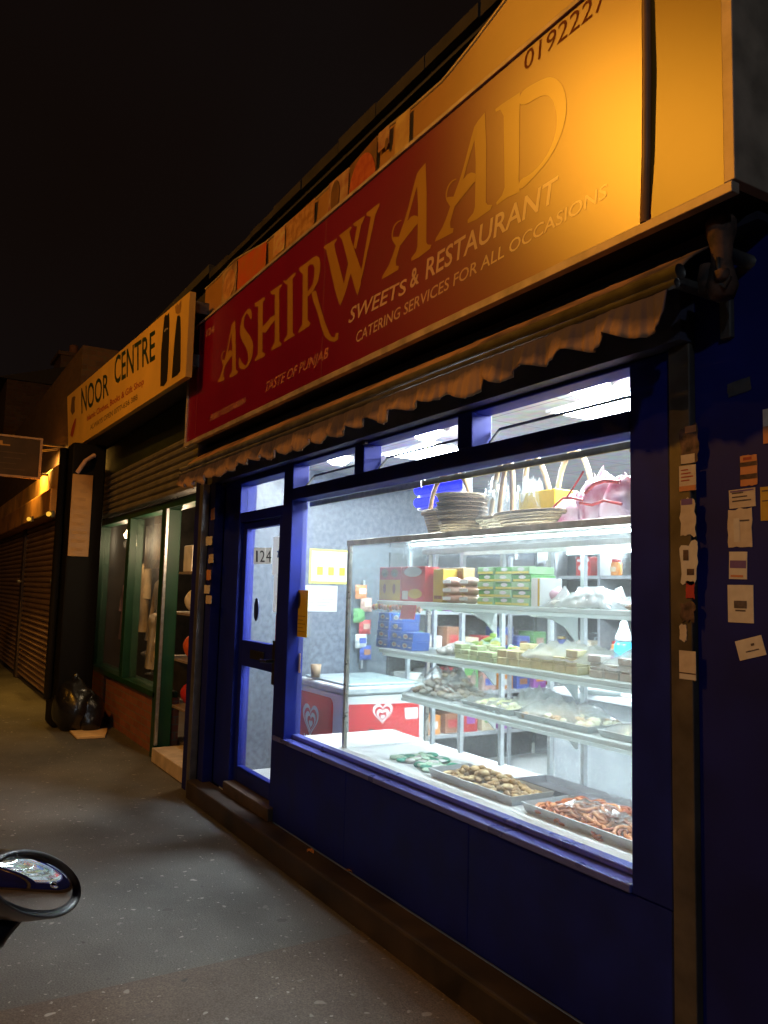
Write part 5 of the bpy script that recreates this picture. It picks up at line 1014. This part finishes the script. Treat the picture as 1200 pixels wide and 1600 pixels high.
# ================================================================== scooter with the round mirror at the left edge
blkp=mat('scooter black plastic',(.010,.010,.011),.35,var=.15); gpaint=mat('scooter grey paint',(.20,.20,.21),.25,.4,var=.06)
d=ray(52,1384); ln_=math.sqrt(sum(c*c for c in d)); dist=.95
mc=Vector([CAM[i]+d[i]/ln_*dist for i in range(3)])
tgt=Vector((-2.7,0,.55)); nrm=((tgt-mc).normalized()-Vector(d).normalized()).normalized(); ux_=Vector((-nrm.y,nrm.x,0)).normalized(); uz_=nrm.cross(ux_).normalized()
if uz_.z<0: uz_=-uz_
M_=thing('motor_scooter','parked black scooter of which one oval mirror shows at the left edge','scooter',(-.5,-2.75,-.0))
ra,rb=.108,.040*1.06
RA,RB=1.0,1.0
def pj(p):
    v=[sum(R_[i]*(p[i]-CAM[i]) for i in range(3)) for R_ in (RX,RY,RZ)]; return v[0]/v[2]*FPX+600, v[1]/v[2]*FPX+800
p0_=pj(mc); pa=pj(mc+ux_*.01); pb=pj(mc+uz_*.01)
J=Matrix((((pa[0]-p0_[0])*100,(pb[0]-p0_[0])*100),((pa[1]-p0_[1])*100,(pb[1]-p0_[1])*100))).inverted()
h1=J@Vector((72,4)); h2=J@Vector((-10,-54))          # the two half axes of the oval, in the mirror's own plane
def ell(k,off,a_,b__): return mc+nrm*off+ux_*(a_*h1[0]*math.cos(k)+b__*h2[0]*math.sin(k))+uz_*(a_*h1[1]*math.cos(k)+b__*h2[1]*math.sin(k))
N_=40
mb=MB(); rings=[(.004,.90,.86),(.010,.94,.90),(.008,1.0,1.0),(-.012,1.02,1.04),(-.04,.9,.9),(-.06,.6,.6),(-.068,.1,.1)]
vs=[];fs=[]
for off,ka,kb in rings: vs += [tuple(ell(2*math.pi*i/N_,off,RA*ka,RB*kb)) for i in range(N_)]
for r_ in range(len(rings)-1):
    for i in range(N_): fs.append((r_*N_+i,r_*N_+(i+1)%N_,(r_+1)*N_+(i+1)%N_,(r_+1)*N_+i))
fs.append(list(range((len(rings)-1)*N_,len(rings)*N_)))
mb.add(vs,fs); hs=mb.build('mirror_housing',mat('mirror shell',(.035,.033,.032),.28,var=.1),M_,True)
mm=bpy.data.materials.new('mirror silver'); mm.use_nodes=True; b=mm.node_tree.nodes['Principled BSDF']; b.inputs['Base Color'].default_value=(.82,.83,.84,1); b.inputs['Metallic'].default_value=1; b.inputs['Roughness'].default_value=.02
mb=MB(); vs=[];fs=[]; NR=14          # a convex glass
for r_ in range(1,NR+1):
    k=r_/NR
    vs += [tuple(ell(2*math.pi*i/N_,.005+.0155*(1-k*k),.90*k,.87*k)) for i in range(N_)]
for r_ in range(NR-1):
    for i in range(N_): fs.append((r_*N_+i,r_*N_+(i+1)%N_,(r_+1)*N_+(i+1)%N_,(r_+1)*N_+i))
fs.append(list(range(N_))); mb.add(vs,fs); mb.build('mirror_glass',mm,hs,True)
def rp(u,v,k):
    d_=ray(u,v); l_=math.sqrt(sum(c*c for c in d_)); return Vector([CAM[i]+d_[i]/l_*k for i in range(3)])
e0=rp(6,1440,1.0)
MB().tube([tuple(rp(12,1400,1.02)),tuple(rp(9,1432,1.0)),tuple(rp(-6,1458,.99)),(-.86,-2.42,1.16),(-.86,-2.50,1.03)],[.014,.0175,.015,.009,.009],12).build('mirror_stalk',blkp,M_,True)
MB().tube([(-.82,-2.43,1.0),(-.90,-2.6,1.02),(-.92,-2.75,1.03),(-.90,-2.9,1.02),(-.82,-3.07,1.0)],.014,8).build('handlebar',blkp,M_,True)
for y0_,y1_ in ((-2.50,-2.40),(-3.0,-3.10)): MB().tube([(-.82-.03,y0_,1.005),(-.79,y1_,.995)],.02,10).build('grip',blkp,M_,True)
MB().lump((-.95,-2.75,1.0),.12,.16,.10,0,1,.03,16,10).build('headset',gpaint,M_,True,sub=1)
MB().tube([(-.92,-2.75,1.0),(-1.08,-2.75,.45),(-1.12,-2.75,.24)],[.04,.035,.03],10).build('fork',steel_d,M_,True)
for x in (-1.12,.28):
    MB().lathe([(.16,-.05),(.22,-.055),(.25,-.03),(.255,0),(.25,.03),(.22,.055),(.16,.05)],(0,0,0),28).build('wheel',mat('tyre rubber',(.015,.015,.015),.8),M_,True)
    o=bpy.data.objects[-1] if False else [q_ for q_ in M_.children if q_.name.startswith('wheel')][-1]
    o.matrix_parent_inverse=Matrix(); o.parent=M_; o.matrix_parent_inverse=abs_m(M_).inverted(); o.location=(x,-2.75,.255); o.rotation_euler=(math.pi/2,0,0)
MB().prism([(-1.02,.42),(-.90,.95),(-.84,.95),(-.88,.36),(-.3,.32),(-.25,.62),(.05,.72),(.5,.74),(.55,.60),(.4,.40),(.1,.30),(-.3,.22),(-.95,.26)],-2.92,-2.60).build('body',gpaint,M_,bevel=.03)
MB().prism([(-.24,.72),(.0,.78),(.5,.80),(.52,.745),(.05,.725),(-.24,.665)],-2.88,-2.64).build('seat',blkp,M_,bevel=.02)

# dry leaves blown against the foot of the shop
for i,((u,v),lb) in enumerate((((485,1331),'curled dry leaf on the plinth left of the window middle'),((496,1362),'small dry leaf at the foot of the plinth'),((686,1503),'dry leaf on the pavement edge nearest the camera'),((552,1362),'pale dry leaf lying on the plinth top'))):
    p_=onZ(u,v,.137)
    if p_[1]<-.185: p_=onZ(u,v,.006)
    r_=.028; a_=i*1.3
    pts=[(p_[0]+r_*k*math.cos(a_+t)*(1.6 if j%4==0 else .8),p_[1]+r_*k*math.sin(a_+t)*(1.6 if j%4==0 else .8),p_[2]+.002+.012*(j%2)) for j,(k,t) in enumerate([(1,2*math.pi*q/8) for q in range(8)])]
    tag(MB().add(pts+[(p_[0],p_[1],p_[2]+.001)],[(j,(j+1)%8,8) for j in range(8)]).build('dry_leaf',mat('dry leaf',(.40,.17,.05),.7,var=.3),None,solid=.001),lb,'leaf','dry leaves by the plinth')
